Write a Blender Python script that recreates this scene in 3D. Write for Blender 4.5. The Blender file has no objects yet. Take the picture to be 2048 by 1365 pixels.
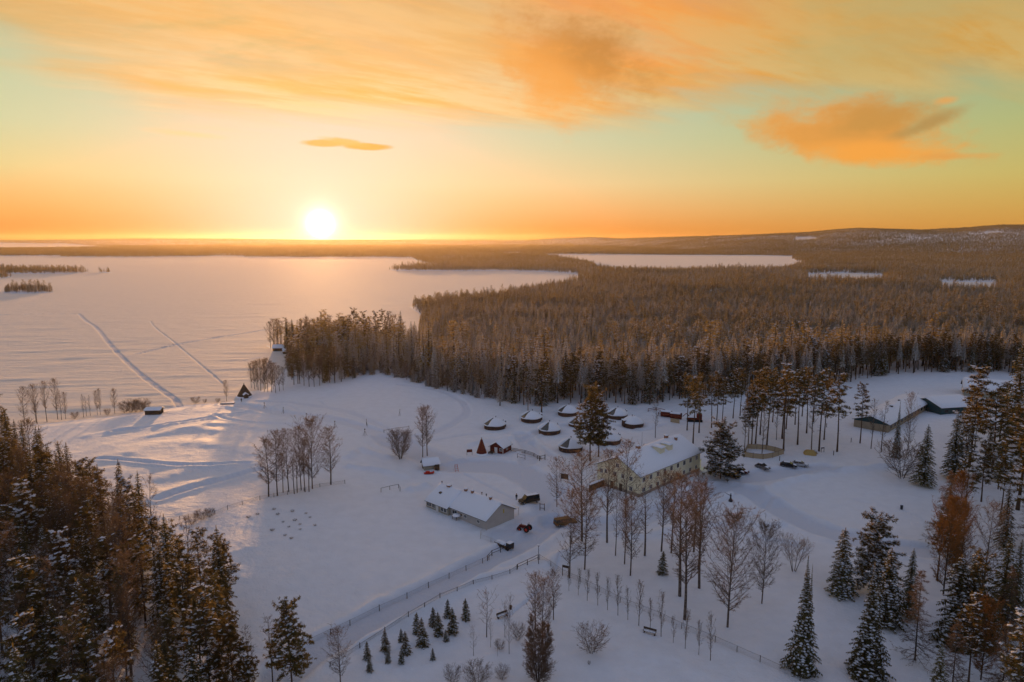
import bpy, math, random
import numpy as np
from mathutils import Vector, Matrix
random.seed(7); rng = np.random.default_rng(11)
S = bpy.context.scene
COL = bpy.context.scene.collection
PI = math.pi
# ------------------------------------------------------------------ camera
H = 65.0; F = 1365.3; CX = 1024.0; CY = 682.5
P = math.atan((CY - 481.0) / F); cP, sP = math.cos(P), math.sin(P)
def G(px, py, z=0.0):
    "where the sight line of a photo position meets the height z, in metres"
    u = (px - CX) / F; v = -(py - CY) / F
    dy = cP + sP * v; dz = -sP + cP * v
    t = (z - H) / dz
    return (u * t, dy * t)
def proj(x, y, z):
    z = z - H
    f = y * cP - z * sP; up = y * sP + z * cP
    return (CX + F * x / f, CY - F * up / f)
def hgt(x, y, z, pt):
    lo, hi = 0.0, 80.0
    for _ in range(30):
        m = (lo + hi) / 2
        if proj(x, y, z + m)[1] > pt: lo = m
        else: hi = m
    return lo
cam = bpy.data.cameras.new('camera'); cam.sensor_width = 36; cam.lens = 24.0; cam.clip_end = 60000; cam.clip_start = 0.5
co = bpy.data.objects.new('camera', cam); COL.objects.link(co)
co.location = (0, 0, H); co.rotation_euler = (math.radians(90) - P, 0, 0)
S.camera = co
# ------------------------------------------------------------------ node helpers
class X:
    nt = None
    def __init__(s, sock): s.s = sock
    def _b(a, op, b=None, c=None):
        n = X.nt.nodes.new('ShaderNodeMath'); n.operation = op
        for i, q in enumerate((a, b, c)):
            if q is None: continue
            if isinstance(q, X): X.nt.links.new(q.s, n.inputs[i])
            else: n.inputs[i].default_value = float(q)
        return X(n.outputs[0])
    def __add__(a, b): return X._b(a, 'ADD', b)
    def __radd__(a, b): return X._b(a, 'ADD', b)
    def __sub__(a, b): return X._b(a, 'SUBTRACT', b)
    def __rsub__(a, b): return X._b(b, 'SUBTRACT', a)
    def __mul__(a, b): return X._b(a, 'MULTIPLY', b)
    def __rmul__(a, b): return X._b(a, 'MULTIPLY', b)
    def __truediv__(a, b): return X._b(a, 'DIVIDE', b)
def op(o, a, b=None, c=None): return X._b(a, o, b, c)
def sstep(x, a, b):
    n = X.nt.nodes.new('ShaderNodeMapRange'); n.interpolation_type = 'SMOOTHSTEP'
    X.nt.links.new(x.s, n.inputs[0]); flip = a > b
    n.inputs[1].default_value = min(a, b); n.inputs[2].default_value = max(a, b)
    n.inputs[3].default_value = 1.0 if flip else 0.0; n.inputs[4].default_value = 0.0 if flip else 1.0
    return X(n.outputs[0])
def ramp(x, stops, interp='LINEAR'):
    n = X.nt.nodes.new('ShaderNodeValToRGB'); X.nt.links.new(x.s, n.inputs[0])
    cr = n.color_ramp; cr.interpolation = interp
    while len(cr.elements) < len(stops): cr.elements.new(0.5)
    for e, (p, c) in zip(cr.elements, stops): e.position = p; e.color = (*c[:3], 1)
    return n.outputs[0]
def mixc(f, a, b, bt='MIX'):
    n = X.nt.nodes.new('ShaderNodeMix'); n.data_type = 'RGBA'; n.blend_type = bt; n.clamp_factor = True
    if isinstance(f, X): X.nt.links.new(f.s, n.inputs[0])
    else: n.inputs[0].default_value = f
    for i, q in ((6, a), (7, b)):
        if isinstance(q, (tuple, list)): n.inputs[i].default_value = (*q[:3], 1)
        else: X.nt.links.new(q, n.inputs[i])
    return n.outputs[2]
def noise(vec, scale, detail=4, rough=0.55, dist=0.0, col=False):
    n = X.nt.nodes.new('ShaderNodeTexNoise'); n.inputs['Scale'].default_value = scale
    n.inputs['Detail'].default_value = detail; n.inputs['Roughness'].default_value = rough; n.inputs['Distortion'].default_value = dist
    if vec is not None: X.nt.links.new(vec, n.inputs['Vector'])
    return n.outputs['Color'] if col else X(n.outputs['Fac'])
def comb(x, y, z=0.0):
    n = X.nt.nodes.new('ShaderNodeCombineXYZ')
    for i, q in enumerate((x, y, z)):
        if isinstance(q, X): X.nt.links.new(q.s, n.inputs[i])
        else: n.inputs[i].default_value = q
    return n.outputs[0]
def lin(r, g, b):
    f = lambda c: (c / 255 / 12.92) if c / 255 <= 0.04045 else ((c / 255 + 0.055) / 1.055) ** 2.4
    return (f(r), f(g), f(b))
# ------------------------------------------------------------------ sky
def dirpix(px, py):
    u = (px - CX) / F; v = -(py - CY) / F
    d = Vector((u, cP + sP * v, -sP + cP * v)).normalized()
    return math.degrees(math.atan2(d.x, d.y)), math.degrees(math.asin(d.z))
SUN_AZ, SUN_EL = dirpix(641, 449)
w = bpy.data.worlds.new('World'); S.world = w; w.use_nodes = True
nt = w.node_tree; nt.nodes.clear(); X.nt = nt
tc = nt.nodes.new('ShaderNodeTexCoord')
nv = nt.nodes.new('ShaderNodeVectorMath'); nv.operation = 'NORMALIZE'; nt.links.new(tc.outputs['Generated'], nv.inputs[0])
sp = nt.nodes.new('ShaderNodeSeparateXYZ'); nt.links.new(nv.outputs[0], sp.inputs[0])
dx, dy, dz = (X(o) for o in sp.outputs)
az = op('ARCTAN2', dx, dy) * 57.2958
el = op('ARCSINE', dz) * 57.2958
elp = op('MAXIMUM', el, 0.0)
# clear-air gradient
base = ramp(op('DIVIDE', elp, 90.0), [
    (0.0, lin(226, 120, 44)), (0.9/90, lin(236, 146, 74)), (2.4/90, lin(240, 182, 128)), (4.5/90, lin(232, 208, 166)),
    (7.5/90, lin(204, 208, 176)), (12/90, lin(182, 204, 184)), (19/90, lin(158, 170, 158)), (27/90, lin(112, 130, 156)),
    (45/90, lin(120, 134, 162)), (1.0, lin(116, 127, 158))])
right = sstep(az, -20.0, 48.0)
base = mixc(right * sstep(el, 32.0, 5.0), base, lin(190, 178, 108), 'MIX') if False else base
rcol = ramp(op('DIVIDE', elp, 90.0), [
    (0.0, lin(208, 144, 62)), (1.5/90, lin(210, 160, 78)), (4.5/90, lin(196, 180, 100)), (8/90, lin(172, 180, 116)),
    (13/90, lin(142, 166, 132)), (20/90, lin(124, 140, 116)), (28/90, lin(106, 124, 148)), (45/90, lin(118, 132, 160)), (1.0, lin(116, 127, 158))])
base = mixc(sstep(az, -12.0, 46.0), base, rcol)
lcol = ramp(op('DIVIDE', elp, 90.0), [
    (0.0, lin(224, 122, 44)), (2.0/90, lin(236, 168, 94)), (5/90, lin(218, 206, 144)), (8/90, lin(198, 208, 164)),
    (13/90, lin(184, 198, 158)), (20/90, lin(150, 160, 138)), (28/90, lin(110, 128, 152)), (45/90, lin(120, 134, 162)), (1.0, lin(116, 127, 158))])
base = mixc(sstep(az, -18.0, -42.0), base, lcol)
# sun-side warm cream glow
sa, se = math.radians(SUN_AZ), math.radians(SUN_EL)
sdir = (math.sin(sa) * math.cos(se), math.cos(sa) * math.cos(se), math.sin(se))
cosang = dx * sdir[0] + dy * sdir[1] + dz * sdir[2]
ang = op('ARCCOSINE', op('MINIMUM', cosang, 0.999999)) * 57.2958
g1 = op('EXPONENT', ang * ang * (-1.0 / 90.0))
base = mixc(g1 * 0.85, base, lin(244, 206, 214))
# clouds: planar projection so that the streaks converge towards the horizon
den = op('ADD', dz, 0.10)
cx = dx / den; cy = dy / den
th = math.radians(32)
ca = cx * math.cos(th) + cy * math.sin(th); cb = cy * math.cos(th) - cx * math.sin(th)
n1 = noise(comb(ca * 0.42, cb * 1.5), 1.25, 6, 0.55, 0.15)
n2 = noise(comb(ca * 0.6, cb * 1.9, 3.7), 2.3, 9, 0.66, 0.12)
n3 = noise(comb(cx * 0.8, cy * 1.2, 9.1), 1.3, 5, 0.6, 0.1)
# lower edge of the cloud sheet: height by azimuth
EP = [(-500, 60), (0, 108), (150, 165), (330, 215), (600, 238), (850, 245), (1050, 258), (1250, 256), (1400, 225), (1500, 205), (1620, 190), (1800, 178), (1950, 160), (2048, 175), (2400, 150)]
EA = [dirpix(*q) for q in EP]
edge = ramp((az + 60.0) / 120.0, [((q[0] + 60) / 120, (q[1] / 20.0,) * 3) for q in EA], 'EASE')
b2 = nt.nodes.new('ShaderNodeRGBToBW'); nt.links.new(edge, b2.inputs[0])
edeg = X(b2.outputs[0]) * 20.0
sheet = sstep(el - edeg + (n1 - 0.5) * 5.5 + (n2 - 0.5) * 3.0, -1.2, 2.4)
back = sstep(op('ABSOLUTE', az), 85.0, 48.0)
sheet = sheet * back * sstep(el, 44.0, 24.0)
dens = sstep(n1 * 0.6 + n2 * 0.4, 0.30, 0.56)
sheet = sheet * (dens * 0.45 + 0.55)
sunny = op('EXPONENT', ang * ang * (-1.0 / 700.0))
c_lit = mixc(sunny, lin(210, 150, 48), lin(254, 186, 98))
c_lit = mixc(sstep(az, -5.0, 6.0) * sstep(az, 26.0, 8.0) * sstep(el, 7.0, 15.0) * 1.0, c_lit, lin(255, 150, 10))
c_pale = mixc(sunny, lin(206, 172, 100), lin(252, 214, 160))
ccol = mixc(sstep(n2, 0.38, 0.62) * (sstep(el, 17.0, 10.0) * 0.5 + 0.5), c_lit, c_pale)
ccol = mixc(sstep(n3, 0.46, 0.66) * sstep(el, 9.0, 15.0) * sstep(op('ABSOLUTE', az + 2.0), 5.0, 16.0) * 0.8, ccol, lin(190, 168, 104))
sky = mixc(sheet, base, ccol)
# separate cloud bodies, placed by direction, edges torn by noise
wn = noise(comb(az, el * 1.6), 0.20, 6, 0.62, 0.2)
wn2 = noise(comb(az, el * 1.8, 5.0), 0.5, 5, 0.6, 0.1)
def blob(px, py, wpx, hpx, rot=0.0, ragged=0.9, soft=0.35):
    a0, e0 = dirpix(px, py); ra = wpx / F * 57.3; re = hpx / F * 57.3
    r = math.radians(rot)
    u = az - a0; v = el - e0
    u2 = (u * math.cos(r) + v * math.sin(r)) / ra; v2 = (v * math.cos(r) - u * math.sin(r)) / re
    q = op('SQRT', u2 * u2 + v2 * v2) + (wn - 0.5) * ragged * 2 + (wn2 - 0.5) * ragged
    return sstep(q, 1.0, soft)
for (x, y, bw, bh, rot, rag, soft, col, k) in [
    (1165, 115, 175, 105, -10, 0.8, 0.0, (196, 124, 30), 0.95),
    (1110, 165, 150, 90, -30, 0.8, 0.0, (248, 160, 60), 0.8),
    (1560, 250, 120, 26, -8, 0.9, 0.0, (218, 168, 92), 0.75),
    (1700, 262, 215, 66, -8, 0.6, 0.3, (226, 150, 64), 1.0),
    (1760, 238, 150, 44, 2, 0.6, 0.1, (196, 138, 60), 0.85),
    (1850, 250, 95, 17, 22, 0.4, 0.2, (176, 138, 76), 0.9),
    (1760, 305, 150, 32, -3, 0.5, 0.2, (246, 160, 62), 0.95),
    (1900, 313, 75, 8, -2, 0.4, 0.1, (226, 158, 80), 0.8),
    (1893, 201, 26, 10, 0, 0.5, 0.2, (228, 160, 80), 0.85),
    (648, 287, 50, 8, 0, 0.5, 0.5, (232, 160, 84), 0.9),
    (735, 294, 56, 8, 0, 0.5, 0.5, (232, 156, 76), 0.95),
    (690, 284, 55, 9, -6, 0.5, 0.3, (236, 172, 102), 0.9),
    (370, 268, 90, 7, -3, 0.7, 0.0, (250, 208, 150), 0.6)]:
    sky = mixc(blob(x, y, bw, bh, rot, rag, soft) * k, sky, lin(*col))
# opposite half of the dome: dusk blue
behind = sstep(op('ABSOLUTE', az), 55.0, 120.0)
bcol = ramp(op('DIVIDE', elp, 90.0), [(0.0, lin(178, 168, 178)), (10/90, lin(162, 166, 188)), (30/90, lin(134, 146, 176)), (1.0, lin(116, 127, 158))])
sky = mixc(behind, sky, bcol)
# below the horizon
sky = mixc(sstep(el, 0.0, -2.0), sky, lin(120, 96, 84))
nish = nt.nodes.new('ShaderNodeTexSky'); nish.sky_type = 'NISHITA'; nish.sun_disc = False
nish.sun_elevation = math.radians(max(SUN_EL, 1.0)); nish.sun_rotation = math.radians(SUN_AZ); nish.air_density = 1.3; nish.dust_density = 2.0
# the visible sun: white core and bloom of the bright air around it
core = op('EXPONENT', ang * ang * (-1.0 / 0.34)) * 1.8 + op('EXPONENT', ang * ang * (-1.0 / 1.6)) * 0.16
halo = op('EXPONENT', ang * (-1.0 / 1.3))
bgS = nt.nodes.new('ShaderNodeBackground'); nt.links.new(sky, bgS.inputs[0]); bgS.inputs[1].default_value = 0.90
bgN = nt.nodes.new('ShaderNodeBackground'); nt.links.new(nish.outputs[0], bgN.inputs[0]); bgN.inputs[1].default_value = 0.05
bgC = nt.nodes.new('ShaderNodeBackground'); bgC.inputs[0].default_value = (1.0, 0.84, 0.66, 1)
nt.links.new((core * 5.0 + halo * 0.45).s, bgC.inputs[1])
a1 = nt.nodes.new('ShaderNodeAddShader'); a2 = nt.nodes.new('ShaderNodeAddShader')
nt.links.new(bgS.outputs[0], a1.inputs[0]); nt.links.new(bgN.outputs[0], a1.inputs[1])
nt.links.new(a1.outputs[0], a2.inputs[0]); nt.links.new(bgC.outputs[0], a2.inputs[1])
wo = nt.nodes.new('ShaderNodeOutputWorld'); nt.links.new(a2.outputs[0], wo.inputs[0])
w.cycles.sampling_method = 'MANUAL'; w.cycles.sample_map_resolution = 2048
sl = bpy.data.lights.new('sun', 'SUN'); sl.energy = 5.0; sl.color = (1.0, 0.50, 0.18); sl.angle = math.radians(0.9)
so = bpy.data.objects.new('sun', sl); COL.objects.link(so)
le = math.radians(SUN_EL + 1.7)
ldir = Vector((math.sin(sa) * math.cos(le), math.cos(sa) * math.cos(le), math.sin(le)))
so.rotation_euler = ldir.to_track_quat('Z', 'Y').to_euler(); so.location = (-300, 900, 200)
S.view_settings.view_transform = 'Standard'; S.view_settings.look = 'None'; S.view_settings.exposure = 0.0; S.view_settings.gamma = 1.0
S.view_settings.use_curve_mapping = False
S.cycles.max_bounces = 4; S.cycles.diffuse_bounces = 2; S.cycles.glossy_bounces = 2; S.cycles.transmission_bounces = 2
S.cycles.volume_bounces = 0; S.cycles.transparent_max_bounces = 4; S.cycles.use_denoising = True
S.cycles.caustics_reflective = False; S.cycles.caustics_refractive = False
S.render.film_transparent = False
# ------------------------------------------------------------------ materials
MATS = {}
def mat(name, col, rough=0.8, var=0.0, vscale=3.0, col2=None, bump=0.0, bscale=20.0, metal=0.0, spec=0.3, coord='Object', trans=0.0):
    m = bpy.data.materials.new(name); m.use_nodes = True; X.nt = m.node_tree
    bs = m.node_tree.nodes['Principled BSDF']
    bs.inputs['Base Color'].default_value = (*col, 1); bs.inputs['Roughness'].default_value = rough
    bs.inputs['Metallic'].default_value = metal; bs.inputs['Specular IOR Level'].default_value = spec
    t = m.node_tree.nodes.new('ShaderNodeTexCoord').outputs[coord]
    if col2 is not None:
        f = sstep(noise(t, vscale, 4), 0.5 - var, 0.5 + var)
        m.node_tree.links.new(mixc(f, col, col2), bs.inputs['Base Color'])
    if bump:
        b = m.node_tree.nodes.new('ShaderNodeBump'); b.inputs['Strength'].default_value = 1.0; b.inputs['Distance'].default_value = bump
        m.node_tree.links.new(noise(t, bscale, 5).s, b.inputs['Height']); m.node_tree.links.new(b.outputs[0], bs.inputs['Normal'])
    MATS[name] = m; return m
def let_light_through(m, col, amount):
    "thin needles and twigs glow when the sun stands behind them"
    n = m.node_tree; t = n.nodes.new('ShaderNodeBsdfTranslucent'); t.inputs[0].default_value = (*col, 1)
    x = n.nodes.new('ShaderNodeMixShader'); x.inputs[0].default_value = amount
    n.links.new(n.nodes['Principled BSDF'].outputs[0], x.inputs[1]); n.links.new(t.outputs[0], x.inputs[2])
    n.links.new(x.outputs[0], n.nodes['Material Output'].inputs['Surface'])
def tint_by_object(m, amount=0.35):
    "slight brightness difference between one plant and the next"
    X.nt = m.node_tree; bs = m.node_tree.nodes['Principled BSDF']
    oi = m.node_tree.nodes.new('ShaderNodeObjectInfo'); r = X(oi.outputs['Random'])
    lk = bs.inputs['Base Color'].links
    src = lk[0].from_socket if lk else tuple(bs.inputs['Base Color'].default_value)
    v = m.node_tree.nodes.new('ShaderNodeVectorMath'); v.operation = 'SCALE'
    if isinstance(src, tuple): v.inputs[0].default_value = src[:3]
    else: m.node_tree.links.new(src, v.inputs[0])
    m.node_tree.links.new((r * amount * 2 + (1 - amount)).s, v.inputs['Scale'])
    m.node_tree.links.new(v.outputs[0], bs.inputs['Base Color'])
def ground_material(name, col, ripples):
    m = bpy.data.materials.new(name); m.use_nodes = True; X.nt = m.node_tree
    n = m.node_tree; bs = n.nodes['Principled BSDF']
    bs.inputs['Roughness'].default_value = 0.85 if ripples else 0.7; bs.inputs['Specular IOR Level'].default_value = 1.0 if ripples else 0.6
    bs.inputs['Sheen Weight'].default_value = 0.12 if ripples else 0.12; bs.inputs['Sheen Roughness'].default_value = 0.5
    g = n.nodes.new('ShaderNodeNewGeometry').outputs['Position']
    at = n.nodes.new('ShaderNodeAttribute'); at.attribute_name = 'packed'
    pk = X(at.outputs['Fac'])
    f = noise(g, 0.35, 5, 0.6)
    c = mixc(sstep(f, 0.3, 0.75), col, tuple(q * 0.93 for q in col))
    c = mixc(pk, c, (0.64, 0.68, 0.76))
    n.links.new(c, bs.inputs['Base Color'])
    mp = n.nodes.new('ShaderNodeMapping'); n.links.new(g, mp.inputs[0])
    mp.inputs['Rotation'].default_value = (0, 0, math.radians(10)); mp.inputs['Scale'].default_value = (0.25, 1.0, 1.0) if ripples else (1, 1, 1)
    hsum = noise(mp.outputs[0], 0.22 if ripples else 0.5, 6, 0.62, 0.4) * (1.0 if ripples else 0.55) + noise(g, 2.2, 4) * 0.16 + noise(g, 0.9, 5, 0.7) * 0.12 + pk * noise(g, 1.6, 5, 0.75) * 0.5
    b = n.nodes.new('ShaderNodeBump'); b.inputs['Strength'].default_value = 1.0; b.inputs['Distance'].default_value = 1.5 if ripples else 0.6
    n.links.new(hsum.s, b.inputs['Height']); n.links.new(b.outputs[0], bs.inputs['Normal'])
    MATS[name] = m; return m
ground_material('ground_snow', (0.80, 0.82, 0.86), False)
ground_material('lake_snow_warm_glow', (0.84, 0.75, 0.65), True)  # warm glow of the low sky on the lake is put into this base colour
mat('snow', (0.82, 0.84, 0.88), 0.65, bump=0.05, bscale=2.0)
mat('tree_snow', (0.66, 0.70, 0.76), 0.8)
mat('needles', (0.020, 0.028, 0.012), 0.7, 0.2, 1.2, (0.05, 0.052, 0.024)); tint_by_object(MATS['needles'], 0.55)
mat('frosted_needles', (0.055, 0.06, 0.032), 0.8, 0.05, 1.3, (0.60, 0.62, 0.66)); tint_by_object(MATS['frosted_needles'], 0.5)
mat('pine_needles', (0.032, 0.038, 0.012), 0.7, 0.25, 1.0, (0.075, 0.066, 0.022)); tint_by_object(MATS['pine_needles'], 0.55)
mat('bark', (0.05, 0.038, 0.028), 0.9, 0.2, 6, (0.09, 0.07, 0.055))
mat('pine_bark', (0.10, 0.055, 0.03), 0.9, 0.2, 3, (0.06, 0.045, 0.035))
mat('birch_bark', (0.16, 0.12, 0.095), 0.8, 0.08, 4, (0.05, 0.04, 0.035))
mat('twig', (0.12, 0.085, 0.06), 0.8); tint_by_object(MATS['twig'], 0.3)
mat('frost_twig', (0.30, 0.23, 0.20), 0.8); tint_by_object(MATS['frost_twig'], 0.2)
mat('larch_twig', (0.20, 0.085, 0.02), 0.8); tint_by_object(MATS['larch_twig'], 0.2)
mat('forest_needles', (0.065, 0.06, 0.022), 0.8, 0.2, 1.2, (0.20, 0.155, 0.06)); tint_by_object(MATS['forest_needles'], 0.5)
mat('young_needles', (0.09, 0.085, 0.05), 0.8, 0.08, 1.3, (0.60, 0.60, 0.60)); tint_by_object(MATS['young_needles'], 0.45)
for q_, c_, f_ in (('forest_needles', (.72, .50, .10), .5), ('young_needles', (.74, .54, .18), .45), ('needles', (.32, .23, .05), .38), ('frosted_needles', (.60, .42, .12), .42), ('pine_needles', (.36, .24, .06), .34), ('twig', (.24, .16, .09), .3), ('frost_twig', (.5, .36, .26), .4), ('larch_twig', (.22, .11, .03), .2), ('tree_snow', (.7, .62, .5), .2)):
    let_light_through(MATS[q_], c_, f_)
mat('dark_wood', (0.055, 0.035, 0.022), 0.8, 0.2, 4, (0.09, 0.06, 0.04))
mat('red_wood', (0.16, 0.028, 0.016), 0.8, 0.2, 4, (0.11, 0.02, 0.012))
mat('cabin_wall', (0.085, 0.045, 0.032), 0.8, 0.2, 3, (0.06, 0.034, 0.024))
mat('white_trim', (0.72, 0.70, 0.66), 0.6)
mat('cream_wall', (0.78, 0.72, 0.50), 0.85, 0.3, 0.7, (0.72, 0.65, 0.44))
mat('plinth', (0.30, 0.25, 0.2), 0.85)
mat('grey_wall', (0.50, 0.46, 0.42), 0.85, 0.3, 1.0, (0.44, 0.40, 0.36))
mat('cottage_wall', (0.36, 0.34, 0.27), 0.85, 0.3, 1.0, (0.30, 0.28, 0.22))
mat('hall_wall', (0.36, 0.29, 0.20), 0.85, 0.3, 1.0, (0.30, 0.24, 0.16))
mat('teal_wall', (0.022, 0.062, 0.068), 0.7)
mat('glass', (0.02, 0.024, 0.028), 0.08, spec=0.6)
mat('cabin_glass', (0.12, 0.11, 0.09), 0.25, spec=0.7)
mat('roof_edge', (0.04, 0.035, 0.03), 0.7)
mat('metal_dark', (0.05, 0.05, 0.055), 0.4, metal=0.6)
mat('brick', (0.30, 0.16, 0.10), 0.9)
mat('yellow_paint', (0.5, 0.38, 0.06), 0.6)
mat('green_paint', (0.02, 0.16, 0.06), 0.6)
mat('blue_paint', (0.05, 0.20, 0.45), 0.5)
mat('red_paint', (0.55, 0.03, 0.015), 0.5)
mat('tan_net', (0.42, 0.32, 0.20), 0.9)
mat('tyre', (0.012, 0.012, 0.013), 0.85)
mat('rim', (0.35, 0.35, 0.36), 0.4, metal=0.7)
for nme, c in (('paint_black', (0.012, 0.012, 0.015)), ('paint_red', (0.12, 0.012, 0.010)), ('paint_grey', (0.16, 0.15, 0.14)), ('paint_silver', (0.42, 0.43, 0.44)),
               ('paint_brown', (0.035, 0.028, 0.018)), ('paint_ochre', (0.16, 0.09, 0.03))):
    mat(nme, c, 0.55, spec=0.3)
mat('tarpaulin', (0.09, 0.065, 0.04), 0.8)
mat('cloth_dark', (0.02, 0.02, 0.025), 0.9)
mat('skin', (0.55, 0.33, 0.24), 0.6)
mat('straw', (0.45, 0.30, 0.10), 0.9)
def emis(name, col, st):
    m = bpy.data.materials.new(name); m.use_nodes = True
    bs = m.node_tree.nodes['Principled BSDF']; bs.inputs['Base Color'].default_value = (*col, 1)
    bs.inputs['Emission Color'].default_value = (*col, 1); bs.inputs['Emission Strength'].default_value = st
    MATS[name] = m
emis('lamp_green', (0.75, 1.0, 0.25), 14.0)
emis('lamp_blue', (0.3, 0.8, 1.0), 4.0)
# ------------------------------------------------------------------ mesh builder
class MB:
    def __init__(s): s.v = []; s.f = []; s.m = []
    def face(s, pts, m=0):
        i = len(s.v); s.v.extend([tuple(p) for p in pts]); s.f.append(tuple(range(i, i + len(pts)))); s.m.append(m)
    def box(s, c, d, rz=0.0, m=0, bev=0.0):
        cx, cy, cz = c; a, b, e = d[0] / 2, d[1] / 2, d[2] / 2; cr, sr = math.cos(rz), math.sin(rz)
        i = len(s.v)
        for z in (-e, e):
            for x, y in ((-a, -b), (a, -b), (a, b), (-a, b)):
                s.v.append((cx + x * cr - y * sr, cy + x * sr + y * cr, cz + z))
        for q in ((3, 2, 1, 0), (4, 5, 6, 7), (0, 1, 5, 4), (1, 2, 6, 5), (2, 3, 7, 6), (3, 0, 4, 7)):
            s.f.append(tuple(i + k for k in q)); s.m.append(m)
    def tube(s, pts, rad, n=6, m=0, cap=True):
        pts = [Vector(p) for p in pts]; i0 = len(s.v)
        for k, p in enumerate(pts):
            d = (pts[min(k + 1, len(pts) - 1)] - pts[max(k - 1, 0)])
            d = d.normalized() if d.length > 1e-9 else Vector((0, 0, 1))
            a = d.cross(Vector((0.13, 0.97, 0.2)) if abs(d.z) > 0.9 else Vector((0, 0, 1))).normalized(); b = d.cross(a)
            for j in range(n):
                t = 2 * PI * j / n; q = p + (a * math.cos(t) + b * math.sin(t)) * rad[k]
                s.v.append(tuple(q))
        for k in range(len(pts) - 1):
            for j in range(n):
                a0 = i0 + k * n + j; a1 = i0 + k * n + (j + 1) % n
                s.f.append((a0, a1, a1 + n, a0 + n)); s.m.append(m)
        if cap:
            s.f.append(tuple(i0 + j for j in range(n))[::-1]); s.m.append(m)
            e = i0 + (len(pts) - 1) * n; s.f.append(tuple(e + j for j in range(n))); s.m.append(m)
    def lathe(s, prof, n=24, m=0, c=(0, 0, 0), fr=None, a0=0.0, a1=2 * PI):
        full = abs(a1 - a0 - 2 * PI) < 1e-6; i0 = len(s.v); nn = n if full else n + 1
        for (r, z) in prof:
            for j in range(nn):
                t = a0 + (a1 - a0) * j / n; k = fr(t, z) if fr else 1.0
                s.v.append((c[0] + r * k * math.cos(t), c[1] + r * k * math.sin(t), c[2] + z))
        for k in range(len(prof) - 1):
            for j in range(n):
                b0 = i0 + k * nn + j; b1 = i0 + k * nn + (j + 1) % nn
                s.f.append((b0, b1, b1 + nn, b0 + nn)); s.m.append(m)
    def prism(s, poly, z0, z1, m=0):
        n = len(poly); i = len(s.v)
        for z in (z0, z1):
            for (x, y) in poly: s.v.append((x, y, z))
        s.f.append(tuple(i + k for k in range(n))[::-1]); s.m.append(m)
        s.f.append(tuple(i + n + k for k in range(n))); s.m.append(m)
        for k in range(n):
            s.f.append((i + k, i + (k + 1) % n, i + n + (k + 1) % n, i + n + k)); s.m.append(m)
    def profile(s, poly, y0, y1, m=0):
        "polygon in x,z extruded along y"
        n = len(poly); i = len(s.v)
        for y in (y0, y1):
            for (x, z) in poly: s.v.append((x, y, z))
        s.f.append(tuple(i + k for k in range(n))); s.m.append(m)
        s.f.append(tuple(i + n + k for k in range(n))[::-1]); s.m.append(m)
        for k in range(n):
            s.f.append((i + k, i + n + k, i + n + (k + 1) % n, i + (k + 1) % n)); s.m.append(m)
    def xf(s, M, i0=0):
        for k in range(i0, len(s.v)): s.v[k] = tuple(M @ Vector(s.v[k]))
    def mesh(s, name, mats, smooth=False):
        me = bpy.data.meshes.new(name); me.from_pydata(s.v, [], s.f)
        for q in mats: me.materials.append(MATS[q])
        me.polygons.foreach_set('material_index', s.m)
        if smooth: me.polygons.foreach_set('use_smooth', [True] * len(s.f))
        me.update(); return me
    def build(s, name, mats, parent=None, smooth=False, bevel=0.0, label=None):
        if isinstance(mats, str): mats = [mats]
        o = bpy.data.objects.new(name, s.mesh(name, mats, smooth)); COL.objects.link(o)
        if parent: o.parent = parent
        if bevel:
            b = o.modifiers.new('bevel', 'BEVEL'); b.width = bevel; b.segments = 2; b.limit_method = 'ANGLE'
        if label: o['label'] = label
        return o
def thing(name, label, cat, loc=(0, 0, 0), rz=0.0, group=None, scale=None):
    o = bpy.data.objects.new(name, None); COL.objects.link(o); o.empty_display_size = 0.5
    o.location = loc; o.rotation_euler = (0, 0, rz); o['label'] = label; o['category'] = cat
    if group: o['group'] = group
    if scale: o.scale = scale
    return o
def tag(o, label, cat, group=None):
    o['label'] = label; o['category'] = cat
    if group: o['group'] = group
    return o
def dup(root, loc, rz, label=None, group=None, scale=None):
    r = root.copy(); COL.objects.link(r); r.location = loc; r.rotation_euler = (0, 0, rz)
    if scale: r.scale = scale
    if label: r['label'] = label
    if group: r['group'] = group
    for ch in list(root.children):
        c = ch.copy(); COL.objects.link(c); c.parent = r
        for g in ch.children:
            d = g.copy(); COL.objects.link(d); d.parent = c
    return r
# ------------------------------------------------------------------ terrain
LZ = -1.5
def Gs(pts, z=0.0): return np.array([G(x, y, z) for x, y in pts])
def Gm(pts): return np.array([G(x, y, z) for x, y, z in pts])
ll = LZ
near_lake = [(-700, 1000, ll), (-300, 905, ll), (0, 862, ll), (60, 852, ll), (150, 842, ll), (230, 832, ll), (300, 822, ll), (365, 812, ll), (450, 806, ll), (484, 799, ll), (497, 785, ll),
    (530, 780, ll), (560, 752, ll), (576, 728, ll), (574, 703, ll), (545, 700, ll), (530, 690, ll),
    (540, 652, 12), (600, 640, 14), (690, 632, 16), (780, 638, 16), (828, 640, 16), (836, 630, 8), (842, 622, 2),
    (818, 604, 4), (830, 598, 10), (880, 592, 12), (950, 585, 13), (1050, 570, 13), (1120, 560, 12), (1162, 552, 8),
    (1150, 548, ll), (1090, 544, ll), (1000, 542, ll), (900, 542.5, ll), (790, 541.5, ll), (775, 540, ll), (800, 537, ll), (862, 535, ll), (872, 530, 3), (835, 522, ll), (825, 517, ll),
    (760, 515.5, ll), (600, 515.5, ll), (488, 515, ll), (486, 513, ll), (430, 512.4, ll), (408, 513.5, ll), (300, 515, ll), (120, 514.5, ll), (122, 512.2, ll), (0, 512.6, ll), (-500, 512, ll), (-1500, 520, ll), (-2500, 700, ll)]
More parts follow.
